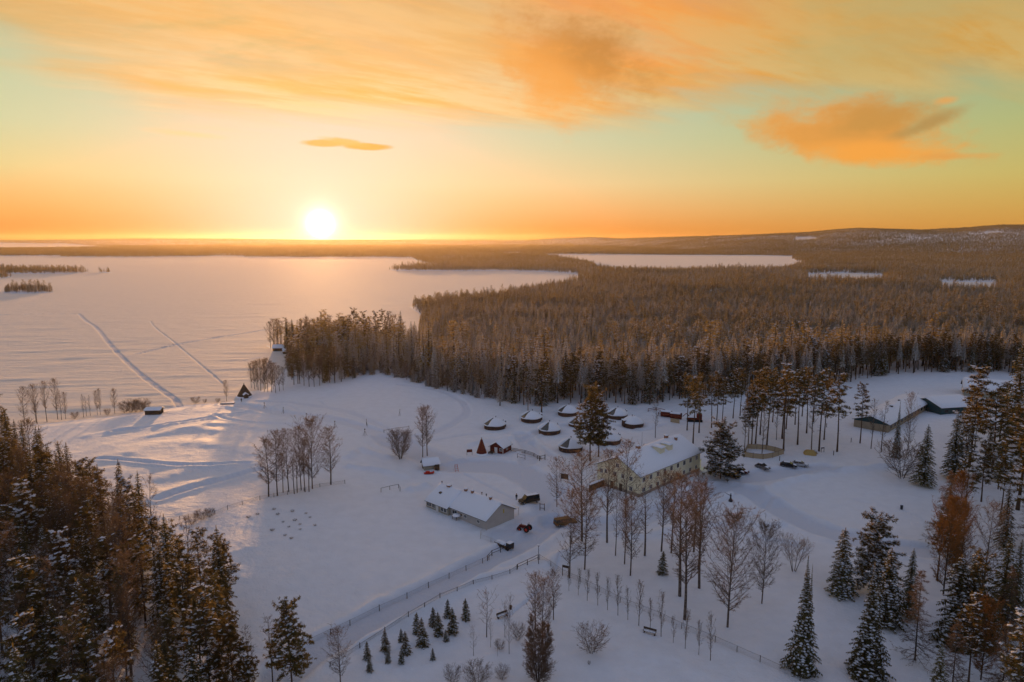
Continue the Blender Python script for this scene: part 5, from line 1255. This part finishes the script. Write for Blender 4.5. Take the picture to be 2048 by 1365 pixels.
# --- fences -------------------------------------------------------------------------------------
def fence(name, label, pts, step, ph=1.1, rails=(.9, .5), pr=.06, m='dark_wood', mesh_=None, rail_r=.035, group=None, tall=None):
    P_ = [Vector((*GT(a, b_), 0)) for a, b_ in pts]
    t = thing(name, label, 'fence', (P_[0].x, P_[0].y, hz(P_[0].x, P_[0].y)), 0, group); o0 = t.location.copy()
    posts = []
    for p, q in zip(P_[:-1], P_[1:]):
        n = max(1, round((q - p).length / step))
        for k in range(n): posts.append(p.lerp(q, k / n))
    posts.append(P_[-1])
    zz = hzs([(p.x, p.y) for p in posts])
    posts = [Vector((p.x, p.y, z)) - o0 for p, z in zip(posts, zz)]
    for p in posts:
        b = MB(); hh = ph * rv(.88, 1.1); b.tube([p + Vector((0, 0, -.3)), p + Vector((rv(-.05, .05), rv(-.05, .05), hh))], [pr, pr * .9], 5); b.build('post', m, t)
    for r_ in rails:
        b = MB()
        for p, q in zip(posts[:-1], posts[1:]): b.tube([p + Vector((0, 0, r_ * ph)), (p + q) / 2 + Vector((0, 0, r_ * ph - .03)), q + Vector((0, 0, r_ * ph))], [rail_r] * 3, 4)
        b.build('rail', m, t)
    if mesh_:
        b = MB()
        for p, q in zip(posts[:-1], posts[1:]):
            if mesh_ == 'wire':
                for k in range(5):
                    z = ph * (.15 + .17 * k); b.tube([p + Vector((0, 0, z)), q + Vector((0, 0, z))], [.012, .012], 3)
            else:
                b.box(((p + q) / 2 + Vector((0, 0, ph * .5))), ((q - p).length - .1, .04, ph * .9), math.atan2((q - p).y, (q - p).x))
        b.build('netting' if mesh_ == 'wire' else 'panel', m if mesh_ == 'wire' else mesh_, t)
    return t
fence('field_fence', 'long wire fence with thin posts along the upper side of the road', [(620, 1290), (700, 1252), (814, 1198), (898, 1158), (965, 1127), (978, 1120)], 5.2, 1.2, (.85,), .07, 'bark', 'wire', .02)
fence('road_fence', 'low wire fence along the lower side of the road above the saplings', [(660, 1335), (720, 1298), (817, 1240), (880, 1200), (947, 1172), (1020, 1148), (1035, 1138)], 5.0, .9, (.8,), .07, 'bark', 'wire', .02)
fence('gate_rail', 'short wooden rail fence ending in a sloped brace by the snowy trailer', [(975, 1122), (984, 1112), (1001, 1105), (1015, 1095)], 2.6, 1.15, (1.0, .5), .09, 'bark', None, .06)
fence('gate_rail', 'short wooden rail fence below the street lamp', [(1034, 1140), (1055, 1130), (1076, 1120)], 2.8, 1.1, (1.0, .5), .09, 'bark', None, .06)
fence('mesh_fence', 'long mesh fence running from the information board past the upright saplings', [(1079, 1120), (1125, 1150), (1160, 1165), (1240, 1205), (1320, 1237), (1363, 1258), (1430, 1285), (1520, 1325), (1600, 1362), (1720, 1420)], 4.6, 1.15, (.95,), .06, 'bark', 'wire', .022)
fence('old_fence', 'sagging wire fence between the birch clump and the open field', [(338, 1046), (360, 1040), (430, 1030), (455, 1020), (485, 1010), (520, 1000), (575, 990), (640, 975), (690, 968)], 4.5, 1.0, (.9,), .06, 'bark', 'wire', .014)
fence('goal_frame', 'low rail with three posts at the corner of the open field', [(762, 985), (797, 977), (800, 983)], 3.2, 1.1, (1.0,), .07, 'bark', None, .05)
fence('rail_fence', 'dark sloping rail fence running from the red cabin into the snow', [(1022, 903), (1050, 908), (1068, 914), (1082, 920)], 3.2, 1.1, (1.0, .65, .3), .1, 'dark_wood', None, .08)
fence('rail_fence', 'short thick post and rail piece at the end of the sloping fence', [(1079, 922), (1090, 920)], 1.5, 1.5, (.95, .4), .14, 'dark_wood', None, .07)
fence('sign_frame', 'empty low wooden frame in front of the sloping rail fence', [(1035, 916), (1050, 920)], 3.6, 1.4, (.95, .3), .08, 'dark_wood', None, .05)
fence('sign_frame', 'dark wooden frame on two posts right of the parked van', [(1080, 1021), (1089, 1020)], 2.0, 1.7, (.95, .35), .1, 'dark_wood', None, .07)
fence('yard_fence', 'pale wire fence stepping down from the cottage corner to the trailer', [(973, 1062), (962, 1070), (961, 1078), (982, 1085), (1000, 1094)], 2.6, 1.1, (.95,), .06, 'grey_wall', 'wire', .02)
fence('net_enclosure', 'square enclosure of tan netting before the pines by the car park', [(1487, 914), (1506, 917), (1526, 919), (1545, 916), (1567, 909), (1532, 900), (1495, 898), (1487, 914)], 3.0, 1.6, (.98,), .07, 'dark_wood', 'tan_net', .04)
fence('lattice_screen', 'small pale lattice panel in the snow near the barrel sauna', [(1341, 845), (1359, 848)], 4.0, 1.6, (.97,), .06, 'grey_wall', 'tan_net', .03)
fence('rail_fence', 'low dark railing on the snowy play area above the rounded bush', [(768, 866), (792, 861), (818, 858)], 3.6, 1.0, (.8,), .08, 'dark_wood', None, .05)
fence('rail_fence', 'crossed dark railing left of the barrel sauna', [(1296, 824), (1312, 822), (1330, 826), (1316, 832)], 3.4, 1.2, (1.0, .5), .12, 'red_wood', None, .1)
# slalom markers between the shore and the birch clump
first = None
for i, (px, py, lab) in enumerate([(529, 818, 'nearest the shore tipi'), (567, 828, 'second from the shore tipi'), (613, 840, 'standing left of a row of three'), (670, 857, 'directly behind the birch clump'), (733, 851, 'farthest right on the upper line'), (730, 873, 'lower right, beside the wide track'), (800, 832, 'on the play area')]):
    x, y = at2(px, py); z = hz(x, y); lb = 'slim tripod marker on the snow field, ' + lab
    if first is None:
        first = thing('track_marker', lb, 'marker', (x, y, z), 0, 'tripod markers along the ski track')
        b = MB(); b.tube([(0, 0, -.2), (0, 0, 2.3)], [.06, .05], 5); b.box((0, 0, 2.3), (.35, .06, .4)); b.build('post', 'dark_wood', first)
        b = MB(); b.tube([(0, 0, 1.8), (.8, .2, -.1)], [.04, .04], 4); b.tube([(0, 0, 1.8), (-.7, .4, -.1)], [.04, .04], 4); b.build('brace', 'dark_wood', first)
    else: dup(first, (x, y, z), i * 1.3, lb)
# ------------------------------------------------------------------ vehicles and small things
def smooth_poly(P_, n=3):
    out = []
    for i in range(len(P_)):
        a, b_, c_ = P_[i - 1], P_[i], P_[(i + 1) % len(P_)]
        out += [(b_[0] + (a[0] - b_[0]) * .12, b_[1] + (a[1] - b_[1]) * .12), (b_[0] + (c_[0] - b_[0]) * .12, b_[1] + (c_[1] - b_[1]) * .12)]
    return out
def car(name, label, px, py, ang, paint, L=4.4, W=1.75, Hh=1.45, kind='car', snow=.08, group=None, roof=True):
    x, y = at2(px, py); t = thing(name, label, 'van' if kind == 'van' else 'car', (x, y, hz(x, y) - .03), ang, group)
    l = L / 2
    if kind == 'van':
        body = [(-l, .35), (-l, .95), (-l + .02, 1.0), (l - .95, 1.0), (l - .2, .92), (l, .7), (l, .35)]; cab = [(-l + .02, 1.0), (-l + .12, Hh), (l - 1.75, Hh + .02), (l - .95, 1.0)]
    else:
        body = [(-l, .32), (-l + .02, .82), (-l + .5, .92), (l - 1.2, .92), (l - .15, .74), (l, .55), (l, .32)]; cab = [(-l + .35, .92), (-l + .95, Hh), (l - 2.0, Hh), (l - 1.15, .92)]
    b = MB(); b.profile(smooth_poly(body), -W / 2, W / 2); b.build('body', paint, t, bevel=.06)
    b = MB(); i0 = 0; b.profile(smooth_poly(cab), -W / 2 + .1, W / 2 - .1)
    b.v = [(x_, y_ * (1 - .14 * max(0, (z - .95) / .6)), z) for x_, y_, z in b.v]; b.build('cabin', 'glass', t, bevel=.04)
    b = MB(); rx0, rx1 = cab[1][0], cab[2][0]; b.box(((rx0 + rx1) / 2, 0, Hh + .02), (rx1 - rx0 + .12, W - .42, .05)); 
    for sx, s2 in ((cab[0], cab[1]), (cab[3], cab[2])):
        for s in (-1, 1): b.tube([(sx[0], s * (W / 2 - .10), .93), (s2[0], s * (W / 2 - .19), Hh)], [.035, .035], 4)
    b.tube([((rx0 + rx1) / 2, W / 2 - .11, .93), ((rx0 + rx1) / 2, W / 2 - .19, Hh)], [.035] * 2, 4); b.tube([((rx0 + rx1) / 2, -W / 2 + .11, .93), ((rx0 + rx1) / 2, -W / 2 + .19, Hh)], [.035] * 2, 4)
    b.build('roof', paint, t)
    for sx in (-l + .8, l - .85):
        for s in (-1, 1):
            w_ = MB(); w_.lathe([(.01, -.1), (.31, -.1), (.33, -.06), (.33, .06), (.31, .1), (.01, .1)], 16); w_.xf(Matrix.Translation((sx, s * (W / 2 - .08), .32)) @ Matrix.Rotation(PI / 2, 4, 'X')); o = w_.build('wheel', 'tyre', t, smooth=True)
            r_ = MB(); r_.lathe([(.01, -.115), (.19, -.115), (.2, -.09), (.2, .09), (.19, .115), (.01, .115)], 12); r_.xf(Matrix.Translation((sx, s * (W / 2 - .08), .32)) @ Matrix.Rotation(PI / 2, 4, 'X')); r_.build('rim', 'rim', o)
    for s in (-1, 1):
        b = MB(); b.box((l - .03, s * (W / 2 - .3), .62), (.1, .35, .14)); b.build('headlight', 'white_trim', t)
        b = MB(); b.box((-l + .02, s * (W / 2 - .25), .7), (.08, .28, .16)); b.build('tail_light', 'red_paint', t)
    b = MB(); b.box((l + .02, 0, .42), (.08, W - .2, .16)); b.box((-l - .02, 0, .42), (.08, W - .2, .16)); b.build('bumper', 'metal_dark', t)
    if snow:
        b = MB(); n = 8
        for (x0, x1, z0, z1, ww) in ((rx0, rx1, Hh + .05, Hh + .05, W - .5), (cab[3][0] + .1, l - .2, .93, .78, W - .35)):
            i0 = len(b.v)
            for i in range(n + 1):
                for j in range(5):
                    s, q = i / n, j / 4; e = min(s, 1 - s) * n; f = min(q, 1 - q) * 4; k = min(1, e) * min(1, f)
                    b.v.append((x0 + (x1 - x0) * s, (q - .5) * ww, z0 + (z1 - z0) * s + snow * k * rv(.7, 1.2) + .005))
            for i in range(n):
                for j in range(4):
                    a = i0 + i * 5 + j; b.f.append((a, a + 5, a + 6, a + 1)); b.m.append(0)
        b.build('snow_cover', 'snow', t, smooth=True)
    return t
CP = 'cars in the car park'
car('parked_car', 'grey hatchback parked alone before the tan netting enclosure', 1525, 938, math.radians(-48), 'paint_grey', 4.1, 1.75, 1.5, snow=.07)
car('parked_car', 'black estate car parked nose to nose with the silver one', 1577, 934, math.radians(-22), 'paint_black', 4.6, 1.8, 1.42, snow=.05)
car('parked_car', 'silver car parked right of the black estate car', 1600, 932, math.radians(-22), 'paint_silver', 4.5, 1.8, 1.45, snow=.08)
car('parked_car', 'dark red car right of the broad snowy pine', 1482, 945, math.radians(-40), 'paint_red', 4.3, 1.75, 1.45, snow=.1)
car('parked_car', 'black car with bright snow patches under the broad snowy pine', 1463, 954, math.radians(-35), 'paint_black', 4.8, 1.9, 1.65, 'van', snow=.06)
car('parked_car', 'second dark car hidden between the black and the red one', 1474, 946, math.radians(-38), 'paint_black', 4.4, 1.8, 1.4, snow=.05)
car('parked_van', 'dark brown van parked behind the white cottage', 1058, 1005, math.radians(205), 'paint_brown', 5.2, 1.95, 2.0, 'van', snow=.02)
car('parked_car', 'ochre and black pickup half hidden by the feathery reddish birch', 1131, 1046, math.radians(20), 'paint_ochre', 5.4, 1.9, 1.7, 'van', snow=0)
def tractor():
    x, y = at2(1051, 1063); t = thing('tractor', 'small red tractor with black wheels on the driveway by the cottage', 'tractor', (x, y, hz(x, y)), math.radians(150))
    b = MB(); b.box((.7, 0, .95), (1.5, .62, .6)); b.box((-.35, 0, .75), (1.0, .7, .5)); b.build('body', 'paint_red', t, bevel=.06)
    b = MB(); b.box((-.5, 0, 1.25), (.5, .5, .12)); b.box((-.75, 0, 1.5), (.1, .5, .5)); b.build('seat', 'cloth_dark', t, bevel=.03)
    for sx, s, r_ in ((1.1, 1, .42), (1.1, -1, .42), (-.6, 1, .68), (-.6, -1, .68)):
        w_ = MB(); w_.lathe([(.01, -.16), (r_ * .9, -.16), (r_, -.1), (r_, .1), (r_ * .9, .16), (.01, .16)], 18); w_.xf(Matrix.Translation((sx, s * .75, r_)) @ Matrix.Rotation(PI / 2, 4, 'X')); o = w_.build('wheel', 'tyre', t, smooth=True)
        q = MB(); q.lathe([(.01, -.175), (r_ * .5, -.175), (r_ * .5, .175), (.01, .175)], 12); q.xf(Matrix.Translation((sx, s * .75, r_)) @ Matrix.Rotation(PI / 2, 4, 'X')); q.build('rim', 'red_paint', o)
    b = MB(); b.tube([(.9, .2, 1.2), (.9, .2, 1.8)], [.04, .04], 6); b.build('exhaust', 'metal_dark', t)
    b = MB()
    for s in (-.35, .35): b.tube([(-.75, s, 1.0), (-.75, s, 2.0)], [.04, .04], 4)
    b.tube([(-.75, -.35, 2.0), (-.75, .35, 2.0)], [.04] * 2, 4); b.build('roll_bar', 'metal_dark', t)
    b = MB(); b.box((1.9, 0, .35), (.08, 1.9, .6), .2); b.box((1.6, 0, .45), (.7, .1, .1)); b.build('plough_blade', 'paint_red', t)
tractor()
def trailer():
    x, y = at2(1008, 1096); t = thing('trailer', 'snow covered trailer with dark wheels at the end of the rail fence', 'trailer', (x, y, hz(x, y)), math.radians(-42))
    b = MB(); b.box((0, 0, .75), (4.2, 1.5, .5)); b.box((-2.3, 0, .6), (1.0, .12, .12)); b.build('bed', 'dark_wood', t)
    b = MB(); b.box((1.75, 0, 1.25), (1.1, 1.5, 1.1)); b.build('cabin', 'metal_dark', t, bevel=.08)
    for sx in (-.8, 1.6):
        for s in (-1, 1):
            w_ = MB(); w_.lathe([(.01, -.13), (.4, -.13), (.44, -.08), (.44, .08), (.4, .13), (.01, .13)], 16); w_.xf(Matrix.Translation((sx, s * .82, .42)) @ Matrix.Rotation(PI / 2, 4, 'X')); o = w_.build('wheel', 'tyre', t, smooth=True)
    s = snow_slab(3.0, 1.3, 1.0, 1.2, .3, .1, 12, 6, 21, ends=.1); s.xf(Matrix.Translation((-2.0, 0, 0))); o = s.build('snow_cover', 'snow', t); weld(o)
    s = snow_slab(1.1, 1.4, 1.8, 1.85, .18, .05, 6, 6, 22, ends=.05); s.xf(Matrix.Translation((1.2, 0, 0))); o = s.build('snow_cover', 'snow', t); weld(o)
trailer()
def digger():
    x, y = at2(1389, 843); t = thing('digger', 'dark red snowy forest machine among the pines near the barrel sauna', 'machine', (x, y, hz(x, y)), math.radians(-10))
    b = MB(); b.box((0, 0, 1.1), (5.0, 2.2, .9)); b.box((1.6, 0, 2.0), (1.8, 2.0, 1.6)); b.build('body', 'red_wood', t, bevel=.1)
    b = MB()
    for s in (-1.2, 1.2): b.box((0, s, .45), (5.4, .5, .9))
    b.build('track', 'tyre', t, bevel=.2)
    b = MB(); b.tube([(-1.6, 0, 1.5), (-3.0, 0, 2.8), (-4.2, 0, 1.6)], [.18, .16, .12], 6); b.build('boom', 'red_wood', t)
    s = snow_slab(3.0, 2.0, 1.56, 1.6, .3, .05, 8, 6, 24, ends=.05); s.xf(Matrix.Translation((-2.4, 0, 0))); o = s.build('snow_cover', 'snow', t); weld(o)
digger()
def barrel_sauna(px, py, ang, lab):
    x, y = at2(px, py); t = thing('barrel_sauna', lab, 'sauna', (x, y, hz(x, y)), ang, 'barrel shaped saunas')
    b = MB(); b.lathe([(.01, -1.9), (1.05, -1.9), (1.12, 0), (1.05, 1.9), (.01, 1.9)], 20); b.xf(Matrix.Translation((0, 0, 1.15)) @ Matrix.Rotation(PI / 2, 4, 'Y')); b.build('barrel', 'red_wood', t, smooth=False)
    b = MB(); b.lathe([(.95, 1.8), (1.2, 1.8), (1.2, 2.15), (.95, 2.15)], 20); b.xf(Matrix.Translation((0, 0, 1.15)) @ Matrix.Rotation(PI / 2, 4, 'Y')); b.build('end_ring', 'red_wood', t)
    b = MB(); b.box((1.95, 0, 1.0), (.08, .7, 1.5)); b.build('door', 'dark_wood', t)
    s = snow_slab(3.9, 1.5, 2.05, 2.35, .3, .1, 12, 6, 26, ends=0); s.xf(Matrix.Translation((-1.95, 0, 0))); o = s.build('roof_snow', 'snow', t); weld(o)
barrel_sauna(1332, 834, math.radians(-24), 'barrel sauna with snowy back, left one of two')
barrel_sauna(1351, 838, math.radians(-24), 'barrel sauna with round dark end, right one of two')
def hay():
    x, y = at2(1620, 908); t = thing('brushwood_pile', 'heap of straw and brushwood at the edge of the car park', 'pile', (x, y, hz(x, y)), 0)
    b = MB(); 
    for k in range(160):
        a = rv(0, 6.28); r_ = rv(0, 1) ** .6 * 2.0; p = Vector((math.cos(a) * r_, math.sin(a) * r_ * .7, rv(0, 1.3) * (1 - r_ / 2.3))); d = Vector((rv(-1, 1), rv(-1, 1), rv(-.2, .5))).normalized() * rv(.4, .9); b.tube([p, p + d], [.05, .03], 3)
    b.lathe([(2.1, -.2), (1.9, .4), (1.2, 1.0), (.01, 1.25)], 12, 0, (0, 0, 0), lambda th, z: 1 + .15 * math.sin(4 * th)); b.build('straw', 'straw', t)
    b = MB(); 
    for k in range(60): 
        p = Vector((rv(.6, 2.2), rv(-1, 1), rv(0, .6))); b.tube([p, p + Vector((rv(-.8, .8), rv(-.8, .8), rv(0, .7)))], [.04, .02], 3)
    b.build('branches', 'bark', t)
hay()
# people
def person(px, py, ang, label, h=1.78, coat='cloth_dark', dz=0.0):
    x, y = at2(px, py); t = thing('person', label, 'person', (x, y, hz(x, y) + dz), ang); s = h / 1.78
    me = bpy.data.meshes.new('body')
    V = [(0, 0, .98), (0, 0, 1.2), (0, 0, 1.42), (0, 0, 1.52), (0, .02, 1.66), (0, 0, 1.76), (.09, 0, .9), (.11, .03, .5), (.11, -.02, .08), (.12, .14, .04), (-.09, 0, .9), (-.11, -.02, .5), (-.11, -.04, .08), (-.12, .12, .04),
         (.19, 0, 1.42), (.26, -.02, 1.15), (.27, .06, .9), (.27, .09, .82), (-.19, 0, 1.42), (-.26, -.02, 1.15), (-.27, .06, .9), (-.27, .09, .82)]
    Ed = [(0, 1), (1, 2), (2, 3), (3, 4), (4, 5), (0, 6), (6, 7), (7, 8), (8, 9), (0, 10), (10, 11), (11, 12), (12, 13), (2, 14), (14, 15), (15, 16), (16, 17), (2, 18), (18, 19), (19, 20), (20, 21)]
    rad = [.15, .14, .15, .065, .10, .075, .10, .075, .055, .045, .10, .075, .055, .045, .07, .055, .042, .035, .07, .055, .042, .035]
    me.from_pydata([(a * s, b_ * s, c_ * s) for a, b_, c_ in V], Ed, []); o = bpy.data.objects.new('body', me); COL.objects.link(o); o.parent = t; me.materials.append(MATS[coat])
    sk = o.modifiers.new('skin', 'SKIN'); 
    for v_, r_ in zip(me.skin_vertices[0].data, rad): v_.radius = (r_ * s, r_ * s)
    me.skin_vertices[0].data[0].use_root = True
    sb = o.modifiers.new('sub', 'SUBSURF'); sb.levels = 1; sb.render_levels = 2
    b = MB(); b.lathe([(.01, -.10), (.07, -.08), (.095, 0), (.09, .06), (.01, .09)], 12, 0, (0, .045 * s, 1.66 * s)); b.build('face', 'skin', t, smooth=True)
    b = MB(); b.lathe([(.115, -.02), (.118, .04), (.09, .11), (.01, .14)], 12, 0, (0, .01, 1.69 * s)); b.build('hat', 'cloth_dark', t, smooth=True)
    for sx in (-1, 1):
        b = MB(); q = Vector((sx * .27, .09, .80)) * s
        for k in range(4): b.tube([q + Vector((0, .03 - .02 * k, 0)), q + Vector((sx * -.005, .035 - .02 * k, -.05)), q + Vector((sx * -.02, .03 - .018 * k, -.085 + .006 * abs(k - 1)))], [.011, .010, .008], 5)
        b.tube([q + Vector((0, .04, .02)), q + Vector((sx * -.03, .07, -.02))], [.012, .009], 5); b.build('glove', 'cloth_dark', t, smooth=True)
    return t
person(1033, 1001, math.radians(190), 'person in dark winter clothes standing behind the white cottage')
person(483, 805, math.radians(30), 'small dark figure standing in front of the shore tipi', 1.7)
# street lamps
lamp0 = None
for px, pb, pt, lab in [(1077, 1128, 1090, 'street lamp with snow capped head at the end of the rail fence'), (1474, 1040, 1016, 'street lamp behind the biggest bare tree'), (1138, 945, 922, 'small lamp post beside the snowy mound left of the cream building')]:
    x, y = at2(px, pb); z = hz(x, y); h = hgt(x, y, z, pt)
    if lamp0 is None:
        lamp0 = thing('street_lamp', lab, 'lamp', (x, y, z), 0, 'street lamps', (1, 1, h / 4.0))
        b = MB(); b.tube([(0, 0, -.4), (0, 0, 3.7)], [.07, .05], 8); b.build('pole', 'metal_dark', lamp0, smooth=True)
        b = MB(); b.lathe([(.06, 3.65), (.24, 3.8), (.26, 3.9), (.05, 3.95)], 12); b.build('lamp_head', 'metal_dark', lamp0, smooth=True)
        b = MB(); b.lathe([(.30, 3.92), (.31, 4.0), (.2, 4.12), (.01, 4.16)], 12); b.build('snow_cap', 'snow', lamp0, smooth=True)
    else: dup(lamp0, (x, y, z), 0, lab, 'street lamps', (1, 1, h / 4.0))
# boards and signs
def board(px, py, ang, label, w, h, z0, posts=True, m='dark_wood', pm='dark_wood', name='information_board', snow=True):
    x, y = at2(px, py); t = thing(name, label, 'sign', (x, y, hz(x, y)), ang)
    b = MB(); b.box((0, 0, z0 + h / 2), (w, .08, h)); b.build('panel', m, t)
    for s in (-1, 1):
        b = MB(); b.box((s * (w / 2 + .05), 0, (z0 + h) / 2 - .15), (.1, .12, z0 + h + .3)); b.build('post', pm, t)
    if snow: b = MB(); b.box((0, 0, z0 + h + .09), (w + .3, .3, .16)); b.build('snow_cap', 'snow', t, bevel=.06)
board(1131, 1153, math.radians(-25), 'dark framed information board with open lower half by the mesh fence', 1.15, .55, 1.75)
board(939, 910, math.radians(10), 'small red wooden sign standing left of the narrow tipi', 1.5, .9, .8, m='red_wood', pm='dark_wood', name='wooden_sign', snow=False)
board(1129, 965, math.radians(-20), 'dark notice rack with shelves beside the snowy mound', 1.9, 1.5, .9, name='notice_rack')
board(1645, 905, math.radians(15), 'small finger sign on a post by the brushwood pile', .9, .4, 1.2, name='finger_sign')
# benches
def bench(px, py, ang, label):
    x, y = at2(px, py); t = thing('bench', label, 'bench', (x, y, hz(x, y)), ang)
    b = MB(); b.box((0, 0, .45), (2.2, .5, .07)); b.build('seat', 'dark_wood', t)
    b = MB(); b.box((0, .27, .75), (2.2, .06, .35)); b.build('backrest', 'dark_wood', t)
    for s in (-.9, .9):
        b = MB(); b.box((s, 0, .2), (.1, .5, .46)); b.box((s, .3, .5), (.1, .08, .8)); b.build('leg', 'dark_wood', t)
    s = snow_slab(2.2, .5, .5, .52, .17, 0, 10, 5, 31, ends=0); s.xf(Matrix.Translation((-1.1, 0, 0))); o = s.build('snow_cover', 'snow', t); weld(o)
bench(1005, 1235, math.radians(35), 'dark bench with snow on its seat among the thin young trees')
bench(1299, 1268, math.radians(-28), 'snow filled bench in front of the row of upright saplings')
x, y = at2(1020, 1258); t = thing('bird_box', 'dark bird box hanging high on a thin young tree', 'bird box', (x + .1, y - .15, hz(x, y) + 3.9), .3)
b = MB(); b.box((0, 0, 0), (.32, .3, .62)); b.build('box', 'dark_wood', t); b = MB(); b.box((0, -.05, .34), (.42, .44, .05)); b.build('lid', 'dark_wood', t)
x, y = at2(892, 1284); t = thing('sapling_stake', 'short stake beside the small tied fir sapling', 'stake', (x + .5, y, hz(x, y)), .3)
b = MB(); b.tube([(0, 0, -.2), (0, 0, 1.5)], [.05, .05], 6); b.build('stake', 'dark_wood', t)
# red sledge by the well house
x, y = at2(857, 948); t = thing('snow_sledge', 'bright red plastic sledge with a black runner beside the small pale shed', 'sledge', (x, y, hz(x, y)), .25)
b = MB(); b.profile([(-1.3, .35), (-1.2, .18), (1.2, .18), (1.6, .5), (1.55, .58), (1.1, .30), (-1.1, .30), (-1.25, .42)], -.6, .6); b.build('tray', 'red_paint', t, bevel=.03)
b = MB(); b.tube([(-1.2, -.45, .05), (1.2, -.45, .05), (1.6, -.45, .4)], [.05] * 3, 5); b.tube([(-1.2, .45, .05), (1.2, .45, .05), (1.6, .45, .4)], [.05] * 3, 5); b.build('runner', 'tyre', t)
b = MB(); b.box((-.2, .2, .5), (1.2, .7, .4)); b.build('tarpaulin', 'red_paint', t, bevel=.12)
x, y = at2(857, 938); t = thing('snow_machine', 'dark green snow machine parked against the small pale shed', 'machine', (x, y - .2, hz(x, y)), .3)
b = MB(); b.profile([(-1.2, .3), (-1.2, .75), (-.2, .85), (.4, 1.05), (1.0, .75), (1.3, .35)], -.45, .45); b.build('body', 'green_paint', t, bevel=.08)
b = MB(); b.tube([(.3, -.35, 1.15), (.3, .35, 1.15)], [.03] * 2, 5); b.build('handlebar', 'tyre', t)
b = MB(); b.box((-.3, 0, .2), (1.8, .4, .4)); b.build('track', 'tyre', t, bevel=.1)
b = MB(); b.box((-.6, 0, .95), (.9, .4, .16)); b.build('seat', 'cloth_dark', t, bevel=.05)
for s in (-1, 1):
    b = MB(); b.profile([(.5, .0), (1.6, .0), (1.8, .2), (1.75, .22), (1.55, .06), (.5, .06)], s * .45 - .08, s * .45 + .08); b.build('ski', 'tyre', t)
# snow scooter and figure-like wind vane on the round mound
x, y = at2(1461, 1003); t = thing('garden_statue', 'dark slender statue with outstretched arm on the round snowy mound', 'statue', (x, y, hz(x, y)), .4)
b = MB(); b.lathe([(.55, -.2), (.5, .25), (.2, .9), (.17, 1.3), (.26, 1.5), (.1, 1.75), (.14, 1.95), (.01, 2.15)], 12); b.build('figure', 'metal_dark', t, smooth=True)
b = MB(); b.tube([(0, 0, 1.5), (-.8, .2, 1.9), (-1.7, .3, 2.5)], [.1, .07, .05], 6); b.tube([(0, 0, 1.5), (.4, .1, 1.3)], [.09, .06], 6); b.build('arm', 'metal_dark', t)
x, y = at2(1803, 1018); t = thing('litter_bin', 'small dark bin alone on the wide white meadow', 'bin', (x, y, hz(x, y)), .2)
b = MB(); b.lathe([(.28, -.2), (.32, .8), (.32, 1.0), (.01, 1.02)], 14); b.build('bin_body', 'metal_dark', t); b = MB(); b.lathe([(.34, 1.02), (.3, 1.12), (.01, 1.2)], 14); b.build('snow_cap', 'snow', t, smooth=True)
for px, py, lab in [(1702, 885, 'short dark post in the snow left of the slender orange pine'), (1653, 855, 'taller dark figure-like post between the pines by the forest'), (1559, 922, 'short marker post above the black estate car'), (1667, 911, 'short marker post at the bank right of the brushwood pile')]:
    x, y = at2(px, py); t = thing('snow_post', lab, 'post', (x, y, hz(x, y)), .2)
    b = MB(); b.tube([(0, 0, -.2), (0, 0, 1.5)], [.11, .1], 7); b.build('post', 'dark_wood', t); b = MB(); b.lathe([(.14, 1.5), (.13, 1.6), (.01, 1.66)], 8); b.build('snow_cap', 'snow', t, smooth=True)
x, y = at2(914, 944); t = thing('climbing_frame', 'small red leaning frame in the snow behind the cottage', 'frame', (x, y, hz(x, y)), .4)
b = MB(); 
for s in (-.5, .5): b.tube([(s, 0, -.1), (s * .6, .8, 2.0)], [.05, .05], 5)
for k in range(4): b.tube([(-.5 + .03 * k, .15 + .2 * k, .3 + .5 * k), (.5 - .03 * k, .15 + .2 * k, .3 + .5 * k)], [.035] * 2, 4)
b.build('ladder', 'red_paint', t); b = MB(); b.tube([(.3, .8, 2.0), (.5, 1.5, -.1)], [.05] * 2, 5); b.tube([(-.3, .8, 2.0), (-.5, 1.5, -.1)], [.05] * 2, 5); b.build('support', 'grey_wall', t)
x, y = at2(455, 808); t = thing('jetty', 'low wooden jetty plank at the foot of the leaning shore birch', 'jetty', (x, y, hz(x, y) + .05), .12)
b = MB(); b.box((0, 0, .5), (5.5, 1.4, .12)); b.build('deck', 'dark_wood', t); 
for s in (-2.4, 2.4): b = MB(); b.tube([(s, -.6, -.5), (s, -.6, .5)], [.08] * 2, 6); b.tube([(s, .6, -.5), (s, .6, .5)], [.08] * 2, 6); b.build('leg', 'dark_wood', t)
s = snow_slab(5.4, 1.2, .56, .58, .18, .05, 12, 5, 41, ends=0); s.xf(Matrix.Translation((-2.7, 0, 0))); o = s.build('snow_cover', 'snow', t); weld(o)
# leafless currant bushes in rows in the open field
for i, (px, py) in enumerate([(548, 1020), (556, 1030), (566, 1045), (578, 1055), (590, 1042), (600, 1050), (612, 1028), (620, 1036), (585, 1024), (600, 1060), (570, 1072), (583, 1078), (545, 1062), (630, 1052), (497, 1036), (515, 1030)]):
    x, y = at2(px, py); tree('bush', x, y, rv(.28, .5), 'low half buried berry bush in the rows of the open field', 'berry bushes in the open field', 1.8, None, 'bush')
print('things', len([o for o in S.objects if o.parent is None]))
